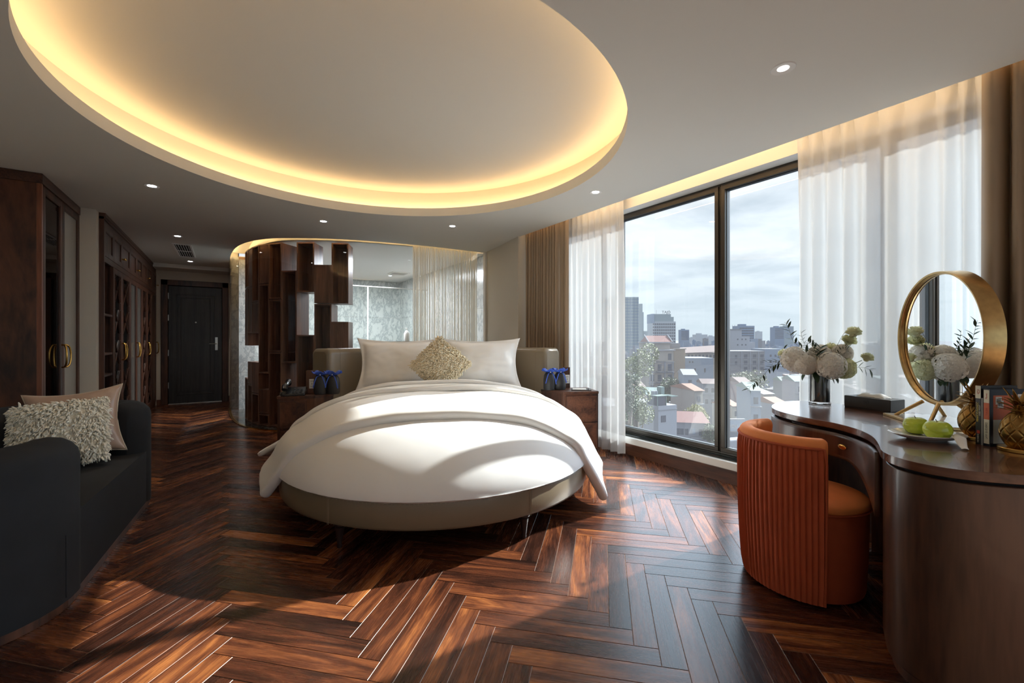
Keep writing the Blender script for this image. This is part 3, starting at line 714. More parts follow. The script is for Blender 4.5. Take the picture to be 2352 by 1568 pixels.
pleat_curtain('drape_curtain', 'taupe drape in wide folds behind the round mirror', 3.235, -.95, .555, .02, 2.779, 13, .075, M['brown'], 'taupe drapes', 5, pinch=False)
pleat_curtain('sheer_curtain', 'white sheer curtain gathered beside the bed and nightstand', 3.40, 3.12, 4.05, .02, 2.779, 9, .035, M['sheer'], 'white sheers', 11)
pleat_curtain('sheer_curtain', 'broad white sheer curtain behind the desk, flowers and mirror', 3.43, .30, 1.50, .02, 2.779, 13, .045, M['sheer'], 'white sheers', 4)

# ================================================================== DOWNLIGHTS, VENTS
DL = [(2.268, 1.052, 'recessed downlight nearest the window curtains, unlit centre glowing pale'), (-.542, 4.836, 'recessed downlight above the sofa end of the room'), (.902, 5.231, 'recessed downlight before the box shelf divider'), (2.198, 4.629, 'recessed downlight above the bed pillows'), (2.766, 2.857, 'recessed downlight between round ceiling recess and window'), (-.53, 7.003, 'recessed downlight beside the ceiling air vent, room side'), (-.522, 9.155, 'recessed downlight beyond the air vent, near the entrance door')]
for k, (x, y, lab) in enumerate(DL):
    t = thing('downlight', lab, 'downlight', (x, y, CEIL), 0, 'recessed downlights')
    obj('trim_ring', MB().lathe([(.030, -.001), (.052, -.004), (.056, 0), (.056, .0), (.030, .02), (.030, -.001)], 32), M['white'], t, smooth=40)
    if k: obj('lens', MB().lathe([(0, -.0015), (.032, -.0015), (.032, -.0005), (0, -.0005)], 24), M['lens'], t)
    else: obj('lens', MB().lathe([(0, -.0015), (.026, -.0015), (.026, -.0005), (0, -.0005)], 24), emit('dim_lens', (1, .9, .8, 1), 1.6), t)
    if k: 
        sd = bpy.data.lights.new('downlight_beam', 'SPOT'); sd.energy = 14; sd.spot_size = 1.5; sd.spot_blend = .6; sd.color = (1, .86, .68); sd.shadow_soft_size = .03
        so = bpy.data.objects.new('downlight_beam', sd); COL.objects.link(so); so.location = (x, y, CEIL-.02)
t = thing('downlight', 'small downlight in the bath ceiling seen through the glass', 'downlight', (2.909, 9.786-.6, 2.555))
obj('trim_ring', MB().lathe([(.030, -.001), (.05, -.003), (.05, 0), (.03, 0), (.03, -.001)], 24), M['white'], t)
obj('lens', MB().lathe([(0, -.0015), (.03, -.0015), (.03, -.0005), (0, -.0005)], 24), M['lens'], t)
def area(name, loc, sx, sy, e, col, rot=(0,0,0)):
    d = bpy.data.lights.new(name, 'AREA'); d.shape = 'RECTANGLE'; d.size = sx; d.size_y = sy; d.energy = e; d.color = col
    o = bpy.data.objects.new(name, d); COL.objects.link(o); o.location = loc; o.rotation_euler = rot; return o
area('bath_ceiling_lamp', (2.0, 8.0, 2.54), 1.6, 1.2, 110, (1, .97, .92))
t = thing('air_vent', 'white ceiling air vent grille in the corridor', 'air vent', (-.53, 8.10, CEIL))
obj('frame', MB().box(-.11, .11, -.56, -.53, -.012, 0).box(-.11, .11, .53, .56, -.012, 0).box(-.11, -.085, -.53, .53, -.012, 0).box(.085, .11, -.53, .53, -.012, 0), M['white'], t, bevel=.002)
obj('backing', MB().box(-.085, .085, -.53, .53, -.003, -.001), M['dark'], t)
for k in range(6):
    x = -.07+k*.028; m = MB().box(-.002, .002, -.53, .53, -.011, .0); obj('slat', m, M['white'], t, loc=(x, 0, 0))
obj('bar', MB().box(-.085, .085, -.006, .006, -.012, -.003), M['white'], t)
t = thing('air_vent', 'flat square vent in the bath ceiling', 'air vent', (2.95, 8.75, 2.555))
obj('frame', MB().box(-.18, .18, -.18, .18, -.012, 0), M['white'], t, bevel=.003)
for k in range(5): obj('slat', MB().box(-.15, .15, -.01, .01, -.016, -.012), M['steel'], t, loc=(0, -.12+k*.06, 0))
t = thing('light_switch', 'pale light switch plate on the wall beside the entrance door', 'switch', (.045, 9.55, 1.15), 0)
obj('plate', MB().box(-.008, 0, -.045, .045, -.06, .06), M['white'], t, bevel=.002)
obj('rocker', MB().box(-.011, -.008, -.02, .02, -.03, .03), M['white'], t, bevel=.001)
# ================================================================== BED
BX, BY, BR = 1.44, 3.24, 1.147
RZ = math.radians(-24)
M['leather'] = plain('taupe_leather', srgb(126, 113, 92), .36, bump=.12, bscale=160, spec=.5)
M['linen'] = plain('white_cotton', srgb(236, 236, 236), .75, sheen=.15, bump=.05, bscale=40)
M['linen2'] = plain('white_sateen', srgb(240, 238, 234), .6, sheen=.1)
M['darkleg'] = plain('turned_dark_wood', srgb(46, 30, 26), .4)
M['thread'] = plain('pale_stitching', srgb(160, 146, 124), .6)
bed = thing('round_bed', 'large round bed on a taupe leather base with turned legs', 'bed', (BX, BY, 0), RZ)
prof = [(1.0, .155), (1.125, .155), (1.142, .162), (1.149, .178), (1.152, .24), (1.150, .30), (1.142, .322), (1.128, .333), (1.0, .335)]
obj('bed_base', MB().lathe(prof, 128), M['leather'], bed, smooth=50)
obj('seam', MB().lathe([(1.142, .3235), (1.146, .327), (1.139, .3335), (1.135, .330)], 128), M['leather'], bed, smooth=60)
st = MB()
for i in range(300):
    a = 2*PI*i/300; c, s_ = math.cos(a), math.sin(a); st.ball((1.1505*c, 1.1505*s_, .308), (.0035*abs(s_)+.001, .0035*abs(c)+.001, .001), 4, 3)
stuff(obj('stitch', st, M['thread'], bed))
for k in range(6):
    a = math.radians(-90+3+60*k+24+ (0))
    m = MB()
    for dz in (-.004, .004):
        m.tube([(1.1525*math.cos(a+dz), 1.1525*math.sin(a+dz), z/100) for z in range(16, 33, 2)], .0012, 4)
    obj('panel_seam', m, M['thread'], bed)
for k in range(6):
    a = math.radians(213.5+60*k+24)
    m = MB().lathe([(.0, 0), (.012, 0), (.014, .01), (.013, .02), (.02, .07), (.026, .11), (.028, .12), (.02, .126), (.034, .133), (.036, .145), (.03, .156), (.0, .156)], 20)
    obj('leg', m, M['darkleg'], bed, smooth=50, loc=(1.075*math.cos(a), 1.075*math.sin(a), 0))
TOP = .71
def cover_z(r):
    q = min(1, r/1.168); return .325+(TOP-.325)*max(0, 1-q**3.4)**.62
def cover(u, v):
    a = 2*PI*u; t = v
    # arc-length-ish spacing towards the rim
    r = 1.168*math.sin(t*PI/2)**.8 if t < 1 else 1.168
    z = cover_z(r)
    n = noise.noise(Vector((math.cos(a)*r*2.2, math.sin(a)*r*2.2, 3)))
    n2 = noise.noise(Vector((math.cos(a)*r*6, math.sin(a)*r*6, z*5)))
    k = 1+.010*n*t+.004*n2*t
    return Vector((r*k*math.cos(a), r*k*math.sin(a), z+.010*n*(1-t*.5)+.003*n2))
cm = MB().grid(cover, 120, 40, closeu=True)
base_n = len(cm.v)
hemf = lambda u, v: Vector(((1.168-.02*v+.004*math.sin(40*u*2*PI))*math.cos(2*PI*u), (1.168-.02*v+.004*math.sin(40*u*2*PI))*math.sin(2*PI*u), .325-.012*v))
cm.grid(hemf, 120, 2, closeu=True)
fc = obj('bed_cover', cm, M['linen'], bed, smooth=180)
obj('mattress', MB().lathe([(0, .336), (1.08, .336), (1.08, .36), (.98, .44), (.0, .46)], 64), M['linen'], bed, smooth=50)
# headboard: arc of taupe leather in the bed's frame
HB = math.radians(50)
def head_profile():
    r0, r1, z0, z1, c = 1.36, 1.62, .0, 1.11, .055
    P = [(r0, z0), (r0, z1-c)]
    for i in range(1, 7): a = PI-PI/2*i/6; P.append((r0+c+c*math.cos(a), z1-c+c*math.sin(a)))
    for i in range(1, 7): a = PI/2-PI/2*i/6; P.append((r1-c+c*math.cos(a), z1-c+c*math.sin(a)))
    P.append((r1, z0)); return P
HP = head_profile(); hm = MB(); n = 60; rows = []
for j in range(n+1):
    t = j/n; e = 0
    a = PI/2-HB+2*HB*t
    for r, z in HP: hm.v.append((r*math.cos(a), r*math.sin(a), z))
k = len(HP)
for j in range(n):
    for i in range(k-1): hm.f.append((j*k+i, (j+1)*k+i, (j+1)*k+i+1, j*k+i+1))
for sgn in (0, 1):        # padded, rounded ends: shrink the profile over three steps
    a0 = PI/2-HB if sgn == 0 else PI/2+HB; d = -1 if sgn == 0 else 1; prev = 0 if sgn == 0 else n*k
    for st_, sh in ((.010, .004), (.020, .014), (.026, .032)):
        b = len(hm.v); a = a0+d*st_
        for r, z in HP:
            rc = 1.49; hm.v.append(((rc+(r-rc)*(1-sh/.13))*math.cos(a), (rc+(r-rc)*(1-sh/.13))*math.sin(a), z-(sh if z > .5 else 0)))
        for i in range(k-1):
            q = (prev+i, b+i, b+i+1, prev+i+1); hm.f.append(q if d > 0 else tuple(reversed(q)))
        prev = b
    hm.f.append(tuple(range(prev, prev+k)) if d > 0 else tuple(reversed(range(prev, prev+k))))
head = obj('headboard', hm, M['leather'], bed, smooth=60)
for ph in (-33, -11, 11, 33, -46, 46):
    a = PI/2+math.radians(ph); obj('seam', MB().tube([((r)*math.cos(a), (r)*math.sin(a), z+(.0005)) for r, z in HP[:-1]], .0022, 6), M['thread'] if abs(ph) < 40 else M['leather'], head, smooth=60)

# ------- duvet, folded layers
def drape_strip(v0, v1, lift, half2, vend, seed, hang_out=(.42, .42), thick=.045, nv=26, skew=0):
    """Cloth laid over the bed along the local x axis; returns a mesh builder of the upper face."""
    r = random.Random(seed)
    nu = 72
    def path(v, si):
        half = half2[si]; hang = hang_out[si]
        pts = []; step = .02; s = 0; u = 0; z = cover_z(abs(v))+lift; cur = (0, z); pts.append(cur)
        rr = 1.12+lift*.8
        edge = math.sqrt(max(.05, rr*rr-v*v))
        while s < half:
            x, z = cur
            if x < edge-.14:
                nx = x+step; nz = cover_z(math.hypot(nx, v))*(1)+lift
                nz = min(nz, TOP+lift)
            else:
                # turn over the rim, then fall with a slight outward lean
                t = min(1, (s-(edge-.14))/.24) if s > edge-.14 else 0
                t = max(t, 0); ang = t*(PI/2-.0)*.80+.12
                lean = hang*(.88+.12*math.sin(v*5+seed))
                if t >= 1: dx, dz = lean, -1
                else: dx, dz = math.cos(ang), -math.sin(ang)
                L = math.hypot(dx, dz); nx = x+dx/L*step; nz = z+dz/L*step
            L = math.hypot(nx-x, nz-z); s += L; cur = (nx, nz); pts.append(cur)
        return pts
    def at(pts, s):
        acc = 0
        for a, b in zip(pts, pts[1:]):
            L = math.hypot(b[0]-a[0], b[1]-a[1])
            if acc+L >= s: w = (s-acc)/L; return (a[0]+(b[0]-a[0])*w, a[1]+(b[1]-a[1])*w)
            acc += L
        return pts[-1]
    cache = {}
    def fn(a, b):
        q = abs(2*a-1); sg = -1 if a < .5 else 1
        fr = max(0, (q-.55)/.45)
        f0 = v0+.10*fr*fr+(skew*fr if sg > 0 else 0)+(.015*math.sin(7*a+seed)); f1 = v1+(vend-v1)*min(1, fr*1.6)
        v = f0+(f1-f0)*b
        si = 0 if sg < 0 else 1; key = (round(v, 3), si)
        if key not in cache: cache[key] = path(v, si)
        x, z = at(cache[key], q*half2[si]*.995)
        w = .010*noise.noise(Vector((2.0*a*4, b*3, seed)))+.006*noise.noise(Vector((a*14, b*7, seed+9)))*(.4+fr)
        z += w
        # sag folds on the hanging part
        x2 = x+(.022*math.sin(b*9+seed+2*sg)*fr)
        return Vector((sg*x2, v, max(z, .035)))
    return MB().grid(fn, nu, nv)
duvet = thing('duvet', 'thick white duvet laid across the round bed, corners hanging to the floor', 'duvet', (BX, BY, 0), RZ)
L1 = obj('main_layer', drape_strip(-.67, .60, .062, (1.41, 1.56), .30, 1, hang_out=(.80, .60)), M['linen2'], duvet, smooth=180, solid=.070, off=-1, sub=1)
L2 = obj('folded_layer', drape_strip(.08, .70, .100, (1.60, 1.62), .52, 4, hang_out=(2.2, .6), skew=-.24), M['linen2'], duvet, smooth=180, solid=.042, off=-1, sub=1)
L3 = obj('folded_layer', drape_strip(.40, .80, .134, (1.46, 1.45), .60, 6, hang_out=(3.0, .5), nv=14, skew=-.1), M['linen2'], duvet, smooth=180, solid=.036, off=-1, sub=1)

# ------- pillows
def cushion(w, h, t, flange=.0, seed=0, pinch=.07, nu=36, nv=30, lump=.01):
    def side(sg):
        def fn(a, b):
            u, v = 2*a-1, 2*b-1
            x = w/2*u*(1-pinch*(1-v*v)*abs(u)**3*1.0-.0*abs(v)); z = h/2*v*(1-pinch*(1-u*u)*abs(v)**3)
            lim = 1-flange
            au, av = min(1, abs(u)/lim), min(1, abs(v)/lim)
            th = t/2*(max(0, 1-au**2.6)*max(0, 1-av**2.6))**.55
            n = noise.noise(Vector((u*2+seed, v*2, sg)))*lump*(th/(t/2)+.15)
            n += noise.noise(Vector((u*6+seed, v*6, sg*3)))*lump*.35
            return Vector((x, sg*(th+.003)+n*1.0, z))
        return fn
    m = MB().grid(side(-1), nu, nv)
    b = MB().grid(side(1), nu, nv)
    off = len(m.v); m.v += b.v; m.f += [tuple(reversed([i+off for i in f])) for f in b.f]
    k = nu+1
    for i in range(nu):
        m.f.append((i+1, i, i+off, i+1+off)); j = nv*k; m.f.append((j+i, j+i+1, j+i+1+off, j+i+off))
    for j in range(nv):
        a, c = j*k, (j+1)*k; m.f.append((a, c, c+off, a+off)); a, c = j*k+nu, (j+1)*k+nu; m.f.append((c, a, a+off, c+off))
    return m
def bedpt(x, y, z=0):
    c, s_ = math.cos(RZ), math.sin(RZ); return (BX+c*x-s_*y, BY+s_*x+c*y, z)
for x, sd, lab, yaw in ((-.42, 1, 'white flanged pillow leaning at the headboard, on the shelf divider side', .05), (.415, 5, 'white flanged pillow leaning at the headboard, on the window side', -.05)):
    p = thing('pillow', lab, 'pillow', bedpt(x, .96, .955), RZ+yaw, 'white bed pillows')
    p.rotation_euler = (math.radians(-14), 0, RZ+yaw)
    obj('pillow_cover', cushion(.82, .53, .19, .13, sd, .14, 44, 34, .016), M['linen2'], p, smooth=180)
def shag(w, h, t, count, ln, rad, seed):
    """Curled yarn ends over both faces of a cushion."""
    r = random.Random(seed); m = MB()
    for i in range(count):
        u, v = r.uniform(-1, 1), r.uniform(-1, 1)
        if r.random() < .16: 
            if r.random() < .5: u = math.copysign(r.uniform(.93, 1), u)
            else: v = math.copysign(r.uniform(.93, 1), v)
        sg = -1 if r.random() < .72 else 1
        th = t/2*(max(0, 1-abs(u)**2.6)*max(0, 1-abs(v)**2.6))**.55
        p = Vector((w/2*u*.97, sg*th, h/2*v*.97))
        nrm = Vector((u*abs(u)**2*.9, sg*(1.0 if th > .004 else .3), v*abs(v)**2*.9)).normalized()
        d = (nrm+Vector((r.uniform(-.7, .7), r.uniform(-.3, .3), r.uniform(-.9, .45)))).normalized()
        q = p+nrm*ln*.15
        pts = [p]; L = ln*r.uniform(.7, 1.15)
        for k in range(1, 4):
            d = (d+Vector((r.uniform(-.35, .35), 0, -.32))).normalized(); pts.append(pts[-1]+d*L/3)
        R = rad*r.uniform(.8, 1.2)
        m.tube(pts, [R*.8, R*1.1, R*1.05, R*.45], 5)
    return m
M['cream'] = plain('cream_wool', srgb(246, 240, 224), .9, sheen=.3)
M['beige'] = plain('beige_wool', srgb(238, 226, 198), .9, sheen=.3)
p = thing('shaggy_cushion', 'beige shaggy cushion standing on one corner against the bed pillows', 'cushion', bedpt(.0, .675, .962), 0)
p.rotation_euler = (Matrix.Rotation(RZ+.03, 4, 'Z') @ Matrix.Rotation(math.radians(-24), 4, 'X') @ Matrix.Rotation(math.radians(43), 4, 'Y')).to_euler()
obj('cushion_cover', cushion(.40, .40, .15, .0, 3, .05), M['beige'], p, smooth=180)
stuff(obj('yarn', shag(.41, .41, .15, 2600, .034, .0048, 2), M['beige'], p, smooth=180))

# ------- nightstands
def nightstand(sg, label):
    XO = 1.535 if sg > 0 else 1.455; YF = .56 if sg > 0 else .64; YB = YF+.36
    r = thing('nightstand', label, 'nightstand', (BX, BY, 0), RZ, 'walnut nightstands')
    arc = []
    for i in range(9):
        y = YF+(.82-YF)*i/8; arc.append((sg*math.sqrt(1.30**2-y*y), y))
    arc += [(sg*1.275, .835), (sg*1.275, YB)]
    poly = [(sg*XO, YF)]+arc+[(sg*XO, YB)] if sg > 0 else [(sg*XO, YB)]+list(reversed(arc))+[(sg*XO, YF)]
    obj('body', MB().prism([(x+(-sg*.004 if abs(x) == XO else sg*.004), y+(.004 if y < YF+.01 else (-.004 if y > YB-.01 else 0))) for x, y in poly], .10, .664), M['walnut'], r, bevel=.002)
    obj('top', MB().prism(poly, .664, .688), M['walnut_y'], r, bevel=.002)
    obj('plinth', MB().prism([(x*.985, y+(.02 if y < YF+.01 else 0)) for x, y in poly], 0, .10), M['dark'], r)
    xa, xb = sorted((sg*1.20, sg*(XO-.02)))
    for z0, z1 in ((.40, .645), (.13, .38)):
        dr = obj('drawer', MB().box(xa, xb, YF-.012, YF+.003, z0, z1), M['walnut_y'], r, bevel=.003)
        obj('drawer_frame', MB().box(xa, xb, YF-.016, YF-.011, z0, z0+.012).box(xa, xb, YF-.016, YF-.011, z1-.012, z1).box(xa, xa+.012, YF-.016, YF-.011, z0+.012, z1-.012).box(xb-.012, xb, YF-.016, YF-.011, z0+.012, z1-.012), M['walnut'], dr, bevel=.001)
    xa, xb = (1.278, 1.345) if sg > 0 else (-1.262, -1.15); YB = YB if sg > 0 else .842
    bp = obj('back_panel', MB().box(xa, xb, YB-.018, YB-.002, .688, .905), M['walnut'], r, bevel=.002)
    sx = 1.311 if sg > 0 else -1.205
    pl = obj('socket_plate', MB().box(sx-.026, sx+.026, YB-.026, YB-.018, .735, .825), M['white'], bp, bevel=.003)
    hs = MB()
    for dx in (-.008, .008):
        for z in (.755, .805): hs.box(sx+dx-.0025, sx+dx+.0025, YB-.0275, YB-.0255, z-.004, z+.004)
    hs.box(sx-.0015, sx+.0015, YB-.0275, YB-.0255, .772, .788)
    obj('socket_holes', hs, M['gasket'], pl)
nightstand(-1, 'walnut nightstand with a black telephone, in front of the shelf divider')
nightstand(1, 'walnut nightstand beside the white sheer curtain')
M['blackleather'] = plain('black_leather', srgb(44, 42, 42), .42, bump=.1, bscale=200)
M['blue'] = plain('blue_printed_cloth', srgb(62, 92, 190), .6, var=.35, bscale=260)
def pouches(x, y, label, sg):
    c = bedpt(x, y, .689)
    t = thing('slipper_pouch', label, 'pouch', c, RZ, 'black pouches tied with blue cloth')
    for dx in (-.056, .056):
        m = MB().lathe([(0, 0), (.052, 0), (.060, .02), (.062, .10), (.056, .15), (.036, .178), (0, .182)], 20, Matrix.Translation((dx, 0, 0)) @ Matrix.Scale(.64, 4, (0, 1, 0)))
        obj('pouch', m, M['blackleather'], t, smooth=60)
        obj('seam', MB().tube([(dx, -.0385, .01), (dx, -.038, .10), (dx, -.032, .15)], .002, 5), M['gasket'], t)
    rr = random.Random(int(x*100)+7)
    for dx in (-.052, .054):
        def ruff(u, v, dx=dx):
            a = 2*PI*u; rad = .014+v*.052; return Vector((dx+rad*math.cos(a)*(1.25), rad*math.sin(a)*.8, .172+.034*v+.013*math.sin(a*5+dx*60)*v))
        obj('ribbon_ruffle', MB().grid(ruff, 40, 5, closeu=True), M['blue'], t, smooth=180, solid=.002)
        for e in (-1, 1):
            pts = [(dx, -.02, .178), (dx+e*.025, -.045, .165), (dx+e*.042, -.052, .12), (dx+e*.05+.004*e, -.052, .055+rr.uniform(0, .03))]
            pts2 = [Vector(p) for p in pts]; m = MB(); fine = []
            for i in range(3):
                for q in range(5): fine.append(pts2[i].lerp(pts2[i+1], q/5))
            fine.append(pts2[3])
            vs = []
            for p_ in fine: vs += [p_+Vector((-.0045, 0, 0)), p_+Vector((.0045, 0, 0))]
            m.add(vs, [(2*i, 2*i+1, 2*i+3, 2*i+2) for i in range(len(fine)-1)])
            obj('ribbon_tail', m, M['blue'], t, solid=.0015)
        obj('snap', MB().ball((dx, -.035, .182), (.008, .006, .008), 10, 6), M['steel'], t, smooth=90)
pouches(-1.055, .745, 'pair of black pouches tied with blue cloth bows beside the telephone', -1)
pouches(1.135, .74, 'pair of black pouches tied with blue cloth bows, on the window side nightstand', 1)
# telephone
M['blackplastic'] = plain('black_plastic', srgb(24, 24, 25), .22)
t = thing('telephone', 'black desk telephone on the nightstand by the shelf divider', 'telephone', bedpt(-1.345, .735, .689), RZ+.15)
wedge = MB().add([(-.09, -.10, 0), (.11, -.10, 0), (.11, .10, 0), (-.09, .10, 0), (-.09, -.10, .02), (.11, -.10, .02), (.11, .10, .065), (-.09, .10, .065)], [(3,2,1,0),(0,1,5,4),(1,2,6,5),(2,3,7,6),(3,0,4,7),(4,5,6,7)])
b = obj('phone_body', wedge, M['blackplastic'], t, bevel=.008, seg=3)
hs = MB().tube([(-.055, -.105, .06), (-.055, -.085, .085), (-.055, 0, .098), (-.055, .085, .115), (-.055, .11, .09)], [.024, .026, .017, .026, .024], 12)
obj('handset', hs, M['blackplastic'], t, smooth=60)
for i in range(4):
    for j in range(3):
        y = -.07+i*.03; obj('key', MB().box(-.008, .008, -.008, .008, 0, .006), M['gasket'], t, loc=(.01+j*.03, y, .02+(y+.10)*.225), bevel=.001)
obj('cord', MB().tube([(-.08+.012*math.cos(q*1.3), -.12+.012*math.sin(q*1.3), .03+q*.0016-.02) for q in range(20)], .0025, 5), M['blackplastic'], t, smooth=60)
# notepad
t = thing('notepad_tray', 'small black tray with a white notepad and pen by the sheer curtain', 'notepad', bedpt(1.40, .70, .689), RZ-.3)
obj('tray', MB().box(-.10, .10, -.075, .075, 0, .006), M['blackleather'], t, bevel=.002)
obj('paper', MB().box(-.085, .05, -.06, .06, .0061, .010), M['white'], t)
obj('pen', MB().tube([(.07, -.06, .011), (.075, .07, .011)], .004, 8), M['gasket'], t, smooth=40)

# ================================================================== SOFA
M['velvet'] = plain('black_velvet', srgb(23, 24, 27), .85, sheen=.16, var=.25, bscale=6)
SA = math.radians(-4.75)
sofa = thing('sofa', 'black velvet sofa with rounded arms on a thin wood plinth', 'sofa', (-.98, 3.42, 0), SA)
SL, SD = 1.96, .96     # length along y, depth along x ; front at +x
def rr_poly(x0, x1, y0, y1, rs, n=10):
    """rounded rectangle, radii for corners (x1,y0),(x1,y1),(x0,y1),(x0,y0)"""
    out = []
    for (cx, cy_, a0), r in zip(((x1, y0, -PI/2), (x1, y1, 0), (x0, y1, PI/2), (x0, y0, PI)), rs):
        ox = cx+(-r if cx == x1 else r); oy = cy_+(r if cy_ == y0 else -r)
        for i in range(n+1): a = a0+PI/2*i/n; out.append((ox+r*math.cos(a), oy+r*math.sin(a)))
    return out
x0, x1, y0, y1 = -.48, .46, -.98, .98
obj('plinth', MB().prism(rr_poly(x0+.03, x1-.015, y0+.03, y1-.03, (.34, .22, .3, .3)), 0, .045), M['walnut'], sofa, bevel=.004)
# shell as a swept padded wall
path = []
ins = .115; rc = .30
fp = rr_poly(x0+ins, x1-ins, y0+ins, y1-ins, (.26, .18, .26, .26), 8)
# open at the front (+x): keep from near arm front, round the back, to far arm front
n1 = 9
near_arc = fp[0:n1]; far_arc = fp[n1:2*n1]; back1 = fp[2*n1:3*n1]; back2 = fp[3*n1:4*n1]
pathp = list(reversed(near_arc))+list(reversed(back2))+list(reversed(back1))+list(reversed(far_arc))
dense = []
for a, b in zip(pathp, pathp[1:]):
    L = math.hypot(b[0]-a[0], b[1]-a[1]); k = max(1, int(L/.08))
    for i in range(k): dense.append((a[0]+(b[0]-a[0])*i/k, a[1]+(b[1]-a[1])*i/k))
dense.append(pathp[-1])
HT = .757; WD = .115
cum = [0]
for a, b in zip(dense, dense[1:]): cum.append(cum[-1]+math.hypot(b[0]-a[0], b[1]-a[1]))
TL = cum[-1]
rs_ = [i/10 for i in range(11)]
extra0 = [(dense[0], -WD*(1-(math.sin(PI/2*q))), q) for q in ()]
sm = MB(); rings = []
def section(p, tdir, ws, hs_, push):
    nx, ny = -tdir[1], tdir[0]; out = []
    w = WD*ws; H = .045+(HT-.045)*hs_
    prof = [(w, .045), (w, .15), (w, H-.09)]
    for i in range(1, 8): a = PI*i/8; prof.append((w*math.cos(a), H-.09+.09*math.sin(a)))
    prof += [(-w, H-.09), (-w, .15), (-w, .045)]
    for o_, z in prof: out.append((p[0]+nx*o_+tdir[0]*push, p[1]+ny*o_+tdir[1]*push, z))
    return out
def tang(i):
    a = dense[max(i-1, 0)]; b = dense[min(i+1, len(dense)-1)]; L = math.hypot(b[0]-a[0], b[1]-a[1]); return ((b[0]-a[0])/L, (b[1]-a[1])/L)
t0 = tang(0); t1 = tang(len(dense)-1)
for q in range(7):
    a = PI/2*q/6; rings.append(section(dense[0], t0, max(.02, math.sin(a)), 1-.16*(1-math.sin(a))**1.3, -WD*math.cos(a)))
for i in range(1, len(dense)-1): rings.append(section(dense[i], tang(i), 1, 1, 0))
for q in range(7):
    a = PI/2*(6-q)/6; rings.append(section(dense[-1], t1, max(.02, math.sin(a)), 1-.16*(1-math.sin(a))**1.3, WD*math.cos(a)))
k = len(rings[0])
for r_ in rings: sm.v += r_
for j in range(len(rings)-1):
    for i in range(k-1): sm.f.append((j*k+i, j*k+i+1, (j+1)*k+i+1, (j+1)*k+i))
sm.f.append(tuple(range(k))); sm.f.append(tuple(reversed(range((len(rings)-1)*k, len(rings)*k))))
obj('back_and_arms', sm, M['velvet'], sofa, smooth=70)
seat = rr_poly(x0+.14, x1-.012, y0+.20, y1-.18, (.20, .14, .05, .05), 8)
obj('seat', MB().prism(seat, .045, .405), M['velvet'], sofa, smooth=40, bevel=.045, seg=5)
obj('seam', MB().tube([(x1-.0, y0+.235+.0*q, .08+q*.03) for q in range(10)], .003, 5), M['velvet'], sofa)
def place_cushion(name, label, loc, rx, ry, rz): 
    t = thing(name, label, 'cushion', loc); t.rotation_euler = (Matrix.Rotation(rz, 4, 'Z') @ Matrix.Rotation(rx, 4, 'X') @ Matrix.Rotation(ry, 4, 'Y')).to_euler(); return t
t = place_cushion('shaggy_cushion', 'cream shaggy wool cushion on the black sofa', (-.865, 3.80, .615), math.radians(-20), math.radians(-5), math.radians(-4))
obj('cushion_cover', cushion(.43, .38, .14, .0, 3, .05), M['cream'], t, smooth=180)
stuff(obj('yarn', shag(.44, .39, .14, 2800, .038, .0048, 5), M['cream'], t, smooth=180))
M['satin'] = plain('taupe_satin', srgb(176, 150, 130), .32, bump=.25, bscale=18, sheen=.2)
t = place_cushion('satin_cushion', 'taupe satin cushion with piped edge behind the cream one', (-.835, 3.98, .645), math.radians(-16), math.radians(-6), math.radians(-2))
obj('cushion_cover', cushion(.49, .46, .14, .0, 9, .16, lump=.018), M['satin'], t, smooth=180)
def pipe(a):
    # square outline with the same pinched edges
    q = (a*4) % 4; s = q-int(q); k_ = int(q); u, v = [(-1+2*s, -1), (1, -1+2*s), (1-2*s, 1), (-1, 1-2*s)][k_]
    return Vector((.245*u*(1-.16*(1-v*v)*abs(u)**3), 0, .23*v*(1-.16*(1-u*u)*abs(v)**3)))
obj('piping', MB().tube([pipe(i/96) for i in range(96)], .0045, 6, close=True), plain('pale_piping', srgb(196, 184, 162), .5), t, smooth=180)
# ================================================================== DESK
ZT = .785
front = [(2.13, .637), (2.20, .664), (2.30, .706), (2.40, .772), (2.48, .855), (2.535, .95), (2.555, 1.05), (2.60, 1.16), (2.67, 1.265), (2.76, 1.345), (2.88, 1.405), (3.02, 1.44), (3.16, 1.435), (3.26, 1.385), (3.30, 1.28)]
rest = [(3.30, .9), (3.17, .62), (3.12, .3), (3.11, .0), (3.0, -.14), (2.75, -.12), (2.45, -.02), (2.25, .08), (2.09, .20), (1.985, .31), (1.93, .42), (1.955, .53), (2.03, .60)]
def closed_smooth(p, it=3):
    for _ in range(it):
        o = []
        for a, b in zip(p, p[1:]+p[:1]): o += [(a[0]*.75+b[0]*.25, a[1]*.75+b[1]*.25), (a[0]*.25+b[0]*.75, a[1]*.25+b[1]*.75)]
        p = o
    return p
OUT = closed_smooth(front+rest, 2)
ar = sum(a[0]*b[1]-b[0]*a[1] for a, b in zip(OUT, OUT[1:]+OUT[:1]))
if ar < 0: OUT = list(reversed(OUT))
def inset(p, d):
    n = len(p); o = []
    for i in range(n):
        a, b = p[i-1], p[(i+1) % n]; tx, ty = b[0]-a[0], b[1]-a[1]; L = math.hypot(tx, ty); o.append((p[i][0]-ty/L*d, p[i][1]+tx/L*d))
    return o
desk = thing('dressing_desk', 'kidney shaped walnut dressing desk with curved drum end', 'desk', (0, 0, 0))
obj('desktop', MB().prism(OUT, ZT-.030, ZT), M['desktop'], desk, smooth=30, bevel=.007, seg=3)
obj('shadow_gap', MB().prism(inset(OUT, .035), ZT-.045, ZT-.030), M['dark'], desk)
IN = inset(OUT, .016); IN2 = inset(OUT, .034)
def cut(poly, keep): return [p for p in poly if keep(p)]
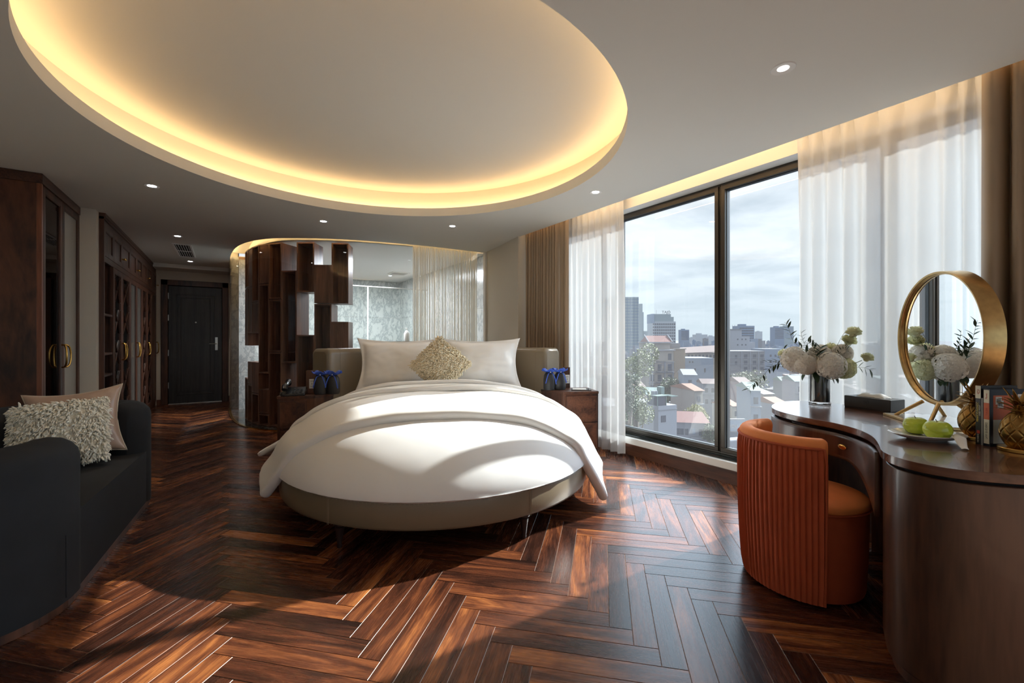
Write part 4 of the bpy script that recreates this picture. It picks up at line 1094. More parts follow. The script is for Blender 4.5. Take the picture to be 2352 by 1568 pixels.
# right drum: the lobe nearest the room plus the straight inner side
def rot_start(poly, cond):
    n = len(poly)
    for i in range(n):
        if not cond(poly[i-1]) and cond(poly[i]): return poly[i:]+poly[:i]
    return poly
drum_c = lambda p: (p[0] < 2.215 and p[1] < .68) or p[1] < .3
dp = [p for p in rot_start(IN, drum_c) if drum_c(p)]
dp2 = [p for p in rot_start(IN2, drum_c) if drum_c(p)]
drum = dp+[]
obj('drum_body', MB().prism(drum, .045, ZT-.045), M['desk'], desk, smooth=30, bevel=.003)
obj('plinth', MB().prism(dp2, 0, .045), M['walnut'], desk, smooth=30)
# left pedestal
ped_c = lambda p: p[0] > 2.80 and p[1] > .9
pp = [p for p in rot_start(IN, ped_c) if ped_c(p)]
obj('pedestal_body', MB().prism(pp, .045, ZT-.045), M['desk'], desk, smooth=30, bevel=.003)
obj('plinth', MB().prism([p for p in rot_start(IN2, ped_c) if ped_c(p)], 0, .045), M['walnut'], desk, smooth=30)
obj('back_panel', MB().box(3.06, 3.08, .12, .95, 0, ZT-.045), M['walnut'], desk)
# curved drawer apron following the front edge
apr = [p for p in rot_start(IN, lambda q: 2.20 < q[0] < 2.815 and q[1] > .64) if 2.215 <= p[0] <= 2.81 and p[1] > .64]
apr.sort(key=lambda p: p[0]+p[1])
cum_ = [0]
for a, b in zip(apr, apr[1:]): cum_.append(cum_[-1]+math.hypot(b[0]-a[0], b[1]-a[1]))
def ap_at(s):
    s *= cum_[-1]
    for i in range(len(apr)-1):
        if cum_[i+1] >= s: w = (s-cum_[i])/(cum_[i+1]-cum_[i]); return (apr[i][0]*(1-w)+apr[i+1][0]*w, apr[i][1]*(1-w)+apr[i+1][1]*w)
    return apr[-1]
def apron(u, v):
    p = ap_at(.008+u*.984); top = ZT-.048
    w = max(0, 1-u/.38); low = ZT-.165-.145*(w*w*(3-2*w))
    return Vector((p[0], p[1], top+(low-top)*v))
dw = obj('drawer_front', MB().grid(apron, 60, 6), M['desk'], desk, smooth=40, solid=.022, off=1)
obj('drawer_box', MB().prism([(2.62, .80), (3.0, .80), (3.0, 1.25), (2.80, 1.25), (2.66, 1.05)], ZT-.13, ZT-.05), M['walnut'], desk)
kp = ap_at(.40); kq = ap_at(.42); tx, ty = kq[0]-kp[0], kq[1]-kp[1]; L = math.hypot(tx, ty); kn = Vector((-ty/L, tx/L, 0))
if kn.x > 0: kn = -kn
kc = Vector((kp[0], kp[1], ZT-.105))
kb = MB().tube([kc, kc+kn*.022], .006, 10)
kb.ball((0, 0, 0), (.004, .026, .012), 20, 10, Matrix.Translation(kc+kn*.026) @ Matrix.Rotation(math.atan2(kn.y, kn.x), 4, 'Z'))
obj('knob', kb, M['brass'], dw, smooth=60)

# ================================================================== ORANGE CHAIR
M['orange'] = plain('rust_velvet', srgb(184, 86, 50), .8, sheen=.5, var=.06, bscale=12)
M['orange_lit'] = plain('rust_velvet_lit', srgb(240, 146, 80), .75, sheen=.5, var=.05, bscale=12)  # same rust velvet, with the light on seat and lip put into its colour
CX, CY = 2.425, 1.02
chair = thing('barrel_chair', 'rust orange velvet barrel chair with a pleated back', 'chair', (CX, CY, 0))
A0, A1 = math.radians(66), math.radians(216)
def back_r(z): return .272+.022*math.sin(min(1, z/.5)*PI/2)
NP = 34
def pleats(u, v):
    a = A0+(A1-A0)*u; z = .018+(.715-.018)*v
    q = (u*NP) % 1.0
    depth = .012*(q**.7) if q < .84 else .012*(1-(q-.84)/.16)
    depth += .0035*noise.noise(Vector((u*NP*.7, v*2.2, 1)))
    fade = min(1, v/.03+.4)*min(1, (1-v)/.04+.25)
    # pleats lean slightly as they run down
    r = back_r(z)+depth*fade; a2 = a+.028*(1-v)*(u-.3)
    return Vector((r*math.cos(a2), r*math.sin(a2), z))
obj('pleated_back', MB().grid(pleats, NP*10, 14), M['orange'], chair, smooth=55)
# padded shell: outer lip, rounded top and inner face
prof = []
for z in (.018, .2, .45, .70): prof.append((-.004, z))
for i in range(9): a = PI*i/8; prof.append((-.006-.030+.036*math.cos(a), .724+.034*math.sin(a)))
for z in (.70, .55, .35, .018): prof.append((-.066, z))
sh = MB(); n = 70; kk = len(prof)
caps = [(-.085, .25), (-.06, .62), (-.03, .88), (0, 1)]
stations = [(A0+c_[0]*1.0, c_[1]) for c_ in caps]+[(A0+(A1-A0)*i/n, 1) for i in range(1, n)]+[(A1-c_[0], c_[1]) for c_ in reversed(caps)]
for a, s_ in stations:
    for dr, z in prof:
        mid = -.035; d = mid+(dr-mid)*s_; zz = z-(1-s_)*.02 if z > .6 else z; r = back_r(zz)+d; sh.v.append((r*math.cos(a), r*math.sin(a), zz))
for j in range(len(stations)-1):
    for i in range(kk-1): sh.f.append((j*kk+i, (j+1)*kk+i, (j+1)*kk+i+1, j*kk+i+1))
sh.f.append(tuple(range(kk))); sh.f.append(tuple(reversed(range((len(stations)-1)*kk, len(stations)*kk))))
obj('back_shell', sh, M['orange_lit'], chair, smooth=60)
def pipe_pt(a, z, o=.004): r = back_r(z)+o; return (r*math.cos(a), r*math.sin(a), z)
pp_ = [pipe_pt(A0-.02, z) for z in (.02, .2, .45, .65)]+[pipe_pt(A0+(A1-A0)*i/60, .716) for i in range(61)]+[pipe_pt(A1+.03, z) for z in (.65, .45, .2, .02)]
obj('piping', MB().tube(pp_, .006, 8), M['orange'], chair, smooth=60)
obj('seat_base', MB().lathe([(0, .012), (.232, .012), (.238, .03), (.247, .2), (.250, .40), (.247, .415), (0, .415)], 72), M['orange'], chair, smooth=50)
obj('seat_cushion', MB().lathe([(0, .412), (.245, .413), (.258, .425), (.258, .437), (.245, .452), (.2, .463), (.12, .470), (0, .473)], 72), M['orange_lit'], chair, smooth=60)
obj('seat_welt', MB().lathe([(.252, .413), (.258, .410), (.262, .415), (.258, .420), (.252, .418)], 72), M['orange'], chair, smooth=60)
obj('base_disc', MB().lathe([(0, 0), (.21, 0), (.21, .012), (0, .012)], 48), M['dark'], chair)

# ================================================================== ON THE DESK
# vase
VX, VY = 3.165, 1.25
vase = thing('vase', 'clear cylinder vase lined in black, holding the white flowers', 'vase', (VX, VY, ZT))
M['clear'] = base('clear_glass')[0]; setp(M['clear'].node_tree.nodes['Principled BSDF'], Base_Color=(1, 1, 1, 1), Roughness=.0, Transmission_Weight=1.0, IOR=1.5)
M['blackgloss'] = plain('black_lining', srgb(9, 10, 14), .35)
obj('glass_body', MB().lathe([(0, 0), (.056, 0), (.060, .004), (.060, .215), (.0575, .215), (.0565, .02), (0, .018)], 48), M['clear'], vase, smooth=40)
obj('black_liner', MB().lathe([(0, .022), (.0545, .022), (.0545, .205), (.050, .205), (.048, .03), (0, .028)], 48), M['blackgloss'], vase, smooth=40)
# bouquet
def petal(name, col):
    m = sheer(name, col, 1.0, .38); return m
M['petalw'] = petal('white_petals', srgb(240, 236, 228))
M['petalg'] = petal('greenish_white_petals', srgb(230, 230, 196))
M['leafg'] = plain('dark_green_leaf', srgb(44, 66, 38), .45, var=.2, bscale=20)
M['stem'] = plain('green_stem', srgb(92, 96, 52), .5)
bq = thing('bouquet', 'white hydrangeas and carnations with trailing green branches in the black vase', 'flowers', (VX, VY, ZT))
def cam_off(dx, dz, dd):
    """dx sideways, dz up, dd away from the viewer, as seen along the line from the room's middle to the vase."""
    b = math.atan2(VX, VY); return Vector((math.cos(b)*dx+math.sin(b)*dd, -math.sin(b)*dx+math.cos(b)*dd, dz))
def hydrangea(r, seed, n=150, ps=.017):
    q = random.Random(seed); m = MB(); m.ball((0, 0, 0), r*.80, 14, 10)
    for i in range(n):
        z = 1-2*(i+.5)/n; a = i*2.39996; rr = math.sqrt(1-z*z); d = Vector((rr*math.cos(a), rr*math.sin(a), z)); R = r*q.uniform(.93, 1.06)
        t1 = d.orthogonal().normalized(); t2 = d.cross(t1); ph = q.uniform(0, PI)
        tl = Vector((q.uniform(-.3, .3), q.uniform(-.3, .3), q.uniform(-.3, .3)))
        for k in range(4):
            a2 = ph+k*PI/2; e = (t1*math.cos(a2)+t2*math.sin(a2)); f = (t1*math.cos(a2+PI/2)+t2*math.sin(a2+PI/2)); c = d*R; s_ = ps*q.uniform(.8, 1.15)
            dd = (d+tl*.5).normalized()
            m.add([c, c+e*s_*.55+f*s_*.5+dd*s_*.18, c+e*s_*1.05+dd*s_*.05, c+e*s_*.55-f*s_*.5+dd*s_*.18], [(0, 1, 2, 3)])
    return m
def carnation(r, seed):
    q = random.Random(seed); m = MB(); m.ball((0, 0, -r*.2), r*.5, 10, 8)
    for L in range(6):
        n = 5+L; el = 1.35-L*.28
        for k in range(n):
            a = 2*PI*k/n+L*.7+q.uniform(-.2, .2); c = Vector((0, 0, -r*.5)); w = .42+.05*L
            pts = []
            for i in range(5):
                b = a+(i/4-.5)*w*2; e = el+q.uniform(-.12, .12); R = r*(1.0+q.uniform(-.1, .1)); pts.append(Vector((R*math.cos(e)*math.cos(b), R*math.cos(e)*math.sin(b), R*math.sin(e)*.9+r*.05)))
            mid = [c.lerp(p, .6)*1.05 for p in pts]
            m.add([c]+mid+pts, [(0, i+1, i+2) for i in range(4)]+[(1+i, 6+i, 7+i, 2+i) for i in range(4)])
    return m
flowers = [  # sideways, up, away, radius, kind
    (-.135, .285, -.01, .078, 'h', 'petalw'), (-.075, .255, -.055, .062, 'h', 'petalw'), (.055, .250, -.050, .080, 'h', 'petalw'), (.125, .235, .02, .062, 'h', 'petalg'), (.115, .325, .05, .055, 'h', 'petalw'), (.0, .315, .03, .062, 'h', 'petalw'),
    (-.03, .27, .070, .075, 'h', 'petalw'), (.08, .25, .08, .068, 'h', 'petalg'),
    (-.195, .315, .02, .038, 'c', 'petalg'), (.172, .455, .03, .042, 'c', 'petalg'), (.150, .405, .05, .042, 'c', 'petalg'), (.235, .302, .0, .034, 'c', 'petalg'), (.06, .35, .08, .045, 'c', 'petalg')]
for k, (dx, dz, dd, r, kd, mt) in enumerate(flowers):
    p = cam_off(dx, dz, dd); m = hydrangea(r, k) if kd == 'h' else carnation(r, k)
    f = obj('blossom', m, M[mt], bq, smooth=180 if kd == 'c' else None, loc=p, rot=(rnd.uniform(-.5, .5), rnd.uniform(-.5, .5), rnd.uniform(0, 6)))
    foot = cam_off(dx*.12, .17, dd*.12)
    obj('stem', MB().tube([foot, cam_off(dx*.3, .21, dd*.4), p+(p-foot)*-.12], .0022 if kd == 'h' else .0018, 6), M['stem'], bq, smooth=60)
def leaf_mesh(name, L, W, curl=.12):
    m = MB(); n = 6
    for i in range(n+1):
        t = i/n; w = W*math.sin(PI*min(1, t*.96+.03))**.8*(1-.25*t); z = -curl*L*t*t
        m.v += [(-w, L*t, z+w*.35), (0, L*t, z), (w, L*t, z+w*.35)]
    for i in range(n): m.f += [(3*i, 3*i+1, 3*i+4, 3*i+3), (3*i+1, 3*i+2, 3*i+5, 3*i+4)]
    return m.mesh(name, 180)
lm1 = leaf_mesh('leaf', .042, .0075); lm2 = leaf_mesh('leaf', .07, .024)
for lm in (lm1, lm2): lm.materials.append(M['leafg'])
def branch(pts, step, seed, size=1.0, start=.25):
    q = random.Random(seed); P = [cam_off(*p) for p in pts]; fine = []
    for i in range(len(P)-1):
        for k in range(6):
            t = k/6; p0 = P[max(i-1, 0)]; p1 = P[i]; p2 = P[i+1]; p3 = P[min(i+2, len(P)-1)]
            fine.append(.5*((2*p1)+(-p0+p2)*t+(2*p0-5*p1+4*p2-p3)*t*t+(-p0+3*p1-3*p2+p3)*t*t*t))
    fine.append(P[-1])
    b = obj('branch', MB().tube(fine, [.0016*(1-.6*i/len(fine)) for i in range(len(fine))], 5), M['stem'], bq, smooth=60)
    acc = 0; sd = 1; tot = sum((b_-a).length for a, b_ in zip(fine, fine[1:])); run = 0
    for a, c in zip(fine, fine[1:]):
        L = (c-a).length; run += L; acc += L
        if run < tot*start: acc = 0; continue
        if acc > step:
            acc = 0; d = (c-a).normalized()
            for s_ in ((-1, 1) if q.random() < .6 else (q.choice((-1, 1)),)):
                sidev = d.cross(Vector((0, 0, 1))) if abs(d.z) < .9 else Vector((1, 0, 0))
                vv = cam_off(0, 0, 1); lat = d.cross(vv).normalized()*s_
                e = (d*q.uniform(.5, .9)+lat*q.uniform(.6, 1.0)+vv*q.uniform(-.5, .5)).normalized()
                x = e.cross(Vector((q.uniform(-.3, .3), q.uniform(-.3, .3), 1))).normalized(); z = x.cross(e); S = size*q.uniform(.75, 1.2)
                o = put('leaf', lm1, None, b); o.matrix_local = Matrix.Translation(a) @ Matrix(((x.x, e.x, z.x, 0), (x.y, e.y, z.y, 0), (x.z, e.z, z.z, 0), (0, 0, 0, 1))) @ Matrix.Scale(S, 4)
branch([(-.02, .18, 0), (-.14, .26, -.02), (-.25, .24, -.03), (-.32, .16, -.03), (-.38, .10, -.02), (-.405, .06, -.02)], .0115, 1, 1.0, .28)
branch([(-.02, .18, 0), (-.12, .27, .0), (-.20, .275, .0), (-.29, .255, .01)], .010, 2, 1.1, .45)
branch([(.0, .18, 0), (-.07, .33, .0), (-.14, .40, .0), (-.165, .48, .0), (-.19, .53, .01)], .015, 3, 1.15, .4)
branch([(.0, .18, 0), (-.06, .34, .02), (-.09, .41, .02), (-.10, .47, .02)], .012, 4, .7, .5)
branch([(.0, .18, -.02), (.0, .29, -.09), (.0, .345, -.11), (.005, .37, -.12)], .007, 5, 1.2, .7)
branch([(.0, .18, -.02), (-.02, .33, -.06), (-.045, .38, -.06), (-.06, .40, -.06)], .009, 6, 1.1, .6)
branch([(.02, .18, .0), (.09, .31, .0), (.12, .345, .0), (.15, .35, .0)], .009, 7, 1.0, .5)
branch([(.02, .18, .0), (.10, .40, .03), (.135, .47, .03)], .05, 8, .6, .6)
branch([(0, .18, 0), (-.10, .21, .07), (-.18, .28, .10), (-.2, .36, .11)], .016, 9, 1.1, .4)
branch([(0, .18, 0), (.10, .21, .07), (.2, .24, .09), (.27, .22, .09)], .016, 10, 1.1, .4)
for (dx, dz, dd, rz_, s_) in ((-.03, .205, -.055, 2.6, 1.0), (.05, .19, -.05, 3.6, .8), (.075, .185, -.03, 2.9, .7), (.02, .2, .07, .3, 1), (-.07, .2, .05, .9, .9)):
    o = put('leaf', lm2, None, bq, cam_off(dx, dz, dd), (-1.0, 0, rz_)); o.scale = (s_, s_, s_)
# tissue box
tx0 = Vector((3.117, .882)); tx1 = Vector((3.176, 1.123)); du = (tx1-tx0); LT = du.length; du /= LT; ang = math.atan2(du.y, du.x)
t = thing('tissue_box', 'black leather tissue box with a tissue showing, between vase and mirror', 'tissue box', (tx0.x, tx0.y, ZT), ang)
HB_ = .072; WB = .128
obj('box_body', MB().box(0, LT, -WB, 0, .004, HB_), M['blackleather'], t, bevel=.004, seg=3)
obj('base_edge', MB().box(.002, LT-.002, -WB+.002, -.002, 0, .0045), M['gasket'], t)
def tis(u, v):
    x, y = (u-.5)*.15, (v-.5)*.07; k = max(0, 1-(2*u-1)**2)*max(0, 1-(2*v-1)**2); return Vector((LT/2+x, -WB/2+y, HB_+.001+.024*k**.6+.006*math.sin(u*9)*k))
obj('tissue', MB().grid(tis, 20, 10), M['white'], t, smooth=180)
obj('opening_rim', MB().tube([(LT/2+.085*math.cos(a*PI/12), -WB/2+.036*math.sin(a*PI/12), HB_+.0005) for a in range(24)], .0015, 5, close=True), M['gasket'], t)
M['emboss'] = plain('embossed_mark', srgb(30, 29, 29), .6)
def text(name, s, size, mat, parent, loc, rot, ext=.0004, align='CENTER', sx=1.0):
    c = bpy.data.curves.new(name, 'FONT'); c.body = s; c.size = size; c.extrude = ext; c.align_x = align; c.align_y = 'CENTER'; c.resolution_u = 2
    tmp = bpy.data.objects.new(name, c); COL.objects.link(tmp); dg = bpy.context.evaluated_depsgraph_get(); me = bpy.data.meshes.new_from_object(tmp.evaluated_get(dg)); bpy.data.objects.remove(tmp); bpy.data.curves.remove(c)
    me.materials.clear(); me.materials.append(mat); o = put(name, me, None, parent, loc, rot); o.scale = (sx, 1, 1); return o
em = MB().tube([(LT/2+.013*math.cos(a*PI/10), .0004, .045+.011*math.sin(a*PI/10)) for a in range(20)], .0009, 5, close=True)
for a in range(5):
    b = PI*(.15+.175*a); em.tube([(LT/2, .0004, .038), (LT/2+.008*math.cos(b), .0004, .040+.010*math.sin(b))], .0008, 4)
obj('embossed_mark', em, M['emboss'], t)
obj('embossed_lettering', MB().box(LT/2-.018, LT/2+.018, .0, .0006, .026, .0265).box(LT/2-.014, LT/2+.014, .0, .0006, .021, .0215), M['emboss'], t)
# round mirror on legs
MC = Vector((2.95, .65, 1.205)); NA = math.radians(130); Rm = .33
mir = thing('round_mirror', 'round gold framed table mirror on splayed legs reflecting the flowers', 'mirror', (MC.x, MC.y, ZT), NA-PI/2)
hz = MC.z-ZT; MM = Matrix.Translation((0, 0, hz)) @ Matrix.Rotation(-PI/2, 4, 'X')    # +y of the frame is the mirror normal
M['mirror'] = plain('mirror_silver', (.95, .96, .96, 1), .0, 1)
obj('frame_ring', MB().lathe([(Rm-.010, .012), (Rm-.002, .014), (Rm, .010), (Rm, -.062), (Rm-.006, -.066), (Rm-.014, -.062), (Rm-.014, -.006), (Rm-.010, .0), (Rm-.010, .012)], 120, MM), M['gold'], mir, smooth=40)
obj('inner_lip', MB().lathe([(Rm-.016, -.004), (Rm-.012, .006), (Rm-.009, .008), (Rm-.009, .0), (Rm-.016, -.004)], 120, MM), M['gold'], mir, smooth=40)
obj('mirror_glass', MB().lathe([(0, -.008), (Rm-.015, -.008), (Rm-.015, -.012), (0, -.012)], 96, MM), M['mirror'], mir)
obj('back_board', MB().lathe([(0, -.013), (Rm-.014, -.013), (Rm-.014, -.04), (0, -.04)], 64, MM), M['gasket'], mir)
for (xa, ya, xb, yb) in ((-.09, -.05, -.17, -.12), (.10, -.05, .17, -.12), (-.06, .01, -.16, .12), (.06, .01, .14, .12)):
    zt = hz-math.sqrt(Rm*Rm-xa*xa)+.004
    obj('leg', MB().tube([(xa, ya+.02, zt), (xb*.95, yb*.95, .012)], [.009, .008], 10), M['gold'], mir, smooth=50)
# the gold-edged base plate
obj('base_plate', MB().prism([(-.20, -.14), (.20, -.14), (.20, .14), (-.20, .14)], 0, .012), M['gold'], mir, bevel=.002)
obj('base_top', MB().prism([(-.194, -.134), (.194, -.134), (.194, .134), (-.194, .134)], .012, .0135), plain('polished_cream_top', srgb(214, 206, 190), .08), mir)
# plate with apples and napkin
PXC, PYC = 2.43, .570
pl = thing('plate', 'white oval plate holding two green apples', 'plate', (PXC, PYC, ZT), math.radians(-38))
PS = Matrix.Scale(1.35, 4, (1, 0, 0))
obj('dish', MB().lathe([(0, .006), (.06, .006), (.072, .010), (.098, .024), (.100, .026), (.098, .028), (.070, .014), (.058, .010), (0, .010)], 64, PS), M['porcelain'] if 'porcelain' in M else plain('white_porcelain', srgb(232, 231, 228), .12, coat=.5), pl, smooth=60)
obj('foot', MB().lathe([(.045, 0), (.050, 0), (.056, .007), (.04, .007), (.045, 0)], 48, PS), plain('porcelain_foot', srgb(222, 222, 220), .2), pl, smooth=60)
def apple(x, y, s_, rot, lab):
    a = thing('green_apple', lab, 'apple', (x, y, ZT+.011), rot, 'green apples')
    prof = []
    for i in range(25):
        t_ = i/24; th_ = PI*t_; r = math.sin(th_); z = -math.cos(th_)
        rr = r*(1-.10*(1-z)*.5)*1.0; zz = z
        if t_ > .5: zz = z-.30*max(0, 1-r*1.6)**1.2
        else: zz = z+.16*max(0, 1-r*1.8)
        prof.append((rr*.0415*s_, (zz*.036+.0330)*s_))
    prof[0] = (0.0001, prof[0][1]); prof[-1] = (.0001, prof[-1][1])
    m = MB().lathe(prof, 32)
    m.v = [(x_*(1+.03*math.cos(5*math.atan2(y_, x_))*(1 if z_ < .02 else .5)), y_*(1+.03*math.cos(5*math.atan2(y_, x_))*(1 if z_ < .02 else .5)), z_) for x_, y_, z_ in m.v]
    obj('apple_body', m, M['apple'], a, smooth=180)
    obj('apple_stem', MB().tube([(0, 0, .052*s_), (.002, 0, .062*s_), (.006, .002, .070*s_)], .0013, 6), M['darkleg'], a, smooth=60)
M['apple'] = plain('green_apple_skin', srgb(196, 214, 62), .22, var=.12, bscale=30, coat=.4)
apple(2.398, .530, 1.16, 1, 'green apple nearest the front of the desk, on the plate')
apple(2.465, .612, 1.10, 2.2, 'green apple behind the other, towards the vase, on the plate')
# knife rest / folded napkin ring over the plate rim
np_ = thing('folded_napkin', 'white folded napkin draped over the rim of the apple plate', 'napkin', (2.345, .452, ZT), math.radians(25))
def nap(u, v):
    x = .055-.10*u; w = .014+.004*math.sin(u*5); z = .036 if u < .4 else .036-.031*math.sin(min(1, (u-.4)/.6)*PI/2)
    return Vector((x, (v-.5)*2*w, z+.005*math.sin(v*PI)*(1-u*.5)))
obj('cloth', MB().grid(nap, 14, 6), M['linen2'], np_, smooth=180, solid=.002, off=0)
# ================================================================== THE CITY OUTSIDE
GZ = -32.0
def far_pt(px, d): 
    """Ground position whose sight line from the room leaves the window at that column, d metres out along the camera axis."""
    l = (px-1176)/1000*d
    return (d*math.sin(YAW)+l*math.cos(YAW), d*math.cos(YAW)-l*math.sin(YAW))
def zat(py, d): return EYE+(779-py)/1000*d
def citymat(name, c, r=.85): return plain(name, srgb(*c), r)
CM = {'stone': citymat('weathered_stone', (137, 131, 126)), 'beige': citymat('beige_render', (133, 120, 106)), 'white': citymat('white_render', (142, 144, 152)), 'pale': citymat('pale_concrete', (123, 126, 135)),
      'blue': citymat('blue_grey_render', (118, 130, 149)), 'tower': citymat('hazy_glass_tower', (127, 140, 147), .4), 'tower2': citymat('hazy_pale_tower', (158, 163, 171), .6), 'far': citymat('hazy_blue_tower', (98, 116, 141), .6),  # distance haze is put into these pale and blue-grey colours
      'grey': citymat('grey_concrete', (112, 113, 119)), 'red': citymat('red_roof', (118, 84, 80)), 'brown': citymat('brown_tin_roof', (110, 94, 92)), 'tile': citymat('orange_tile_roof', (128, 96, 80)), 'teal': citymat('green_tin_roof', (112, 128, 126)),
      'tin': citymat('grey_tin_roof', (130, 133, 141)), 'win': plain('dark_city_window', srgb(58, 64, 78), .25), 'ground': citymat('city_ground', (98, 99, 105)), 'pink': citymat('pink_render', (132, 117, 119)), 'cream': citymat('cream_render', (141, 135, 126))}
gm = MB().box(6, 9000, -6000, 9000, GZ-.5, GZ); struct('ground', gm, CM['ground'])
FOOT = []
def bld(name, label, px0, px1, ytop, d, mat, depth=None, turn=0, group=None):
    if group:
        for _ in range(12):
            w = (px1-px0)*d/1000; c = far_pt((px0+px1)/2, d); cc = far_pt((px0+px1)/2, d+(depth or w)/2)
            if all(math.hypot(cc[0]-a, cc[1]-b) > (r+max(w, depth or w)*.56) for a, b, r in FOOT): break
            d += 6
    w = (px1-px0)*d/1000; c = far_pt((px0+px1)/2, d); h = zat(ytop, d)-GZ
    cc = far_pt((px0+px1)/2, d+(depth or w*.9)/2); FOOT.append((cc[0], cc[1], max(w, depth or w)*(.60 if group else .85)))
    t = thing(name, label, 'building', (c[0], c[1], GZ), -YAW+turn, group)
    dp = depth or w*.9
    obj('walls', MB().box(-w/2, w/2, 0, dp, 0, h), CM[mat], t)
    return t, w, h, dp
WINM = {}
def win_mesh(w, h):
    k = (round(w, 2), round(h, 2))
    if k not in WINM:
        me = MB().box(-w/2, w/2, -.06, .05, 0, h).mesh('window'); me.materials.append(CM['win']); WINM[k] = me
    return WINM[k]
def windows(parent, xs, zs, w, h, y=0, one=False):
    if one:
        m = MB()
        for x in xs:
            for z in zs: m.box(x-w/2, x+w/2, y-.08, y+.02, z, z+h)
        stuff(obj('window', m, CM['win'], parent)); return
    for x in xs:
        for z in zs: put('window', win_mesh(w, h), None, parent, (x, y, z))
def rng(a, b, n): return [a+(b-a)*i/(n-1) for i in range(n)]
def slab(t, x0, x1, y0, y1, z0, z1, mat, name='ledge'): return obj(name, MB().box(x0, x1, y0, y1, z0, z1), CM[mat], t)
# stepped hazy tower at the edge of the sheer
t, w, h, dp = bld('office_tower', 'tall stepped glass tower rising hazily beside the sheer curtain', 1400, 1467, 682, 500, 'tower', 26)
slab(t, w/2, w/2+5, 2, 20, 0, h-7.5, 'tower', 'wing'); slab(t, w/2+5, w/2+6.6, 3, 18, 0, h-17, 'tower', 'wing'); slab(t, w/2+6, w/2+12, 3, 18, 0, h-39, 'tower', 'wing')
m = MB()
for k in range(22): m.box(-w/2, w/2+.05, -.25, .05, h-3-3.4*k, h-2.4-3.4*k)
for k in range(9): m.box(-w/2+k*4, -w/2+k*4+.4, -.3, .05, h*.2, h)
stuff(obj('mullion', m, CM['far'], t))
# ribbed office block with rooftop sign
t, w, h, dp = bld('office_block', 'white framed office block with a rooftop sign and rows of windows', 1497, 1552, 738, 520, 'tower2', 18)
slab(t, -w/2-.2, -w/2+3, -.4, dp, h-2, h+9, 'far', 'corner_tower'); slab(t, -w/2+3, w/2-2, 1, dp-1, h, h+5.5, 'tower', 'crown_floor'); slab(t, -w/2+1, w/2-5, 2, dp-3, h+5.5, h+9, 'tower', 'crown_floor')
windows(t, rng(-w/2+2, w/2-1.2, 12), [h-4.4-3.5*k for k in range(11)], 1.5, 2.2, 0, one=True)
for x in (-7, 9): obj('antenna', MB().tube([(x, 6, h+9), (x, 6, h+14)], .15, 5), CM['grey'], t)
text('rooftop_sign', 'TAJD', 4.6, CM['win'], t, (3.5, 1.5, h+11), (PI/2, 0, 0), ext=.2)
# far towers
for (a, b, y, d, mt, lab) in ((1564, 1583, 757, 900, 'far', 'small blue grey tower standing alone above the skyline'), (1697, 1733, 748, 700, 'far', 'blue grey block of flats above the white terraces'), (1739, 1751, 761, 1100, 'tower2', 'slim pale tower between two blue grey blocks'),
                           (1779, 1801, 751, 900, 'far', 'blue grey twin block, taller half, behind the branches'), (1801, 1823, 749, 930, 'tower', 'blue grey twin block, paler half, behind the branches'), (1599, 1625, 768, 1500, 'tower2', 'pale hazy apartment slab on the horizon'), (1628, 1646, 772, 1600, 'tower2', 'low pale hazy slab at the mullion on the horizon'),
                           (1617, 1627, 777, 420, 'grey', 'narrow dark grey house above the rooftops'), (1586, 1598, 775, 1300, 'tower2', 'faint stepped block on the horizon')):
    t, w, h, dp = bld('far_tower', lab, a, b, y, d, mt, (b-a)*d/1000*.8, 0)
    m = MB()
    for k in range(7): m.box(-w/2+w*.06, w/2-w*.06, -.3, .02, h-3-k*w*.16-w*.07, h-3-k*w*.16)
    stuff(obj('window_band', m, CM['far' if mt != 'far' else 'win'], t)) if d < 1000 else None
    slab(t, -w*.3, w*.1, dp*.3, dp*.7, h, h+w*.12, mt, 'roof_room')
# the ornate house with red roof and pediment
t, w, h, dp = bld('ornate_house', 'weathered house with a red roof, pediment and balconies', 1490, 1548, 805, 150, 'stone', 12, .06)
slab(t, -w/2-.6, w/2+.5, -.5, dp, h, h+.35, 'white'); slab(t, -w/2+.8, w/2-.8, 1.2, dp, h+.35, h+2.6, 'stone', 'top_floor'); slab(t, -w/2+.3, w/2-.3, .6, dp, h+2.6, h+3.0, 'white')
rf = MB().add([(-w/2, .6, h+3.0), (w/2, .6, h+3.0), (w/2-.6, 4.6, h+5.2), (-w/2+.6, 4.6, h+5.2), (-w/2, 8.6, h+3.0), (w/2, 8.6, h+3.0)], [(0,1,2,3), (3,2,5,4), (0,3,4), (1,5,2)])
obj('roof', rf, CM['red'], t)
for x in (-w/2, w/2-.3): obj('gable_coping', MB().tube([(x+.1, .5, h+3.0), (x+.1, 4.6, h+5.5)], .18, 4), CM['white'], t)
for z in (h-3.7, h-7.3, h-10.9):
    slab(t, -w/2-.2, w/2+.2, -.25, 0, z-.35, z-.1, 'pale', 'string_course')
windows(t, [-w*.36, w*.34], [h-3.2], 1.2, 2.2); windows(t, [-w*.36, -.6, w*.34], [h-6.9, h-10.5, h-14.1], 1.3, 2.2)
for x in (-.6, w*.34):
    for z in (h-7.3, h-10.9):
        o = slab(t, x-1.2, x+1.2, -1.0, 0, z, z+.15, 'pale', 'balcony'); m = MB()
        for k in range(9): m.box(x-1.15+k*.28, x-1.11+k*.28, -.98, -.94, z+.15, z+1.0)
        m.box(x-1.2, x+1.2, -1.0, -.92, z+1.0, z+1.08); stuff(obj('railing', m, CM['grey'], o))
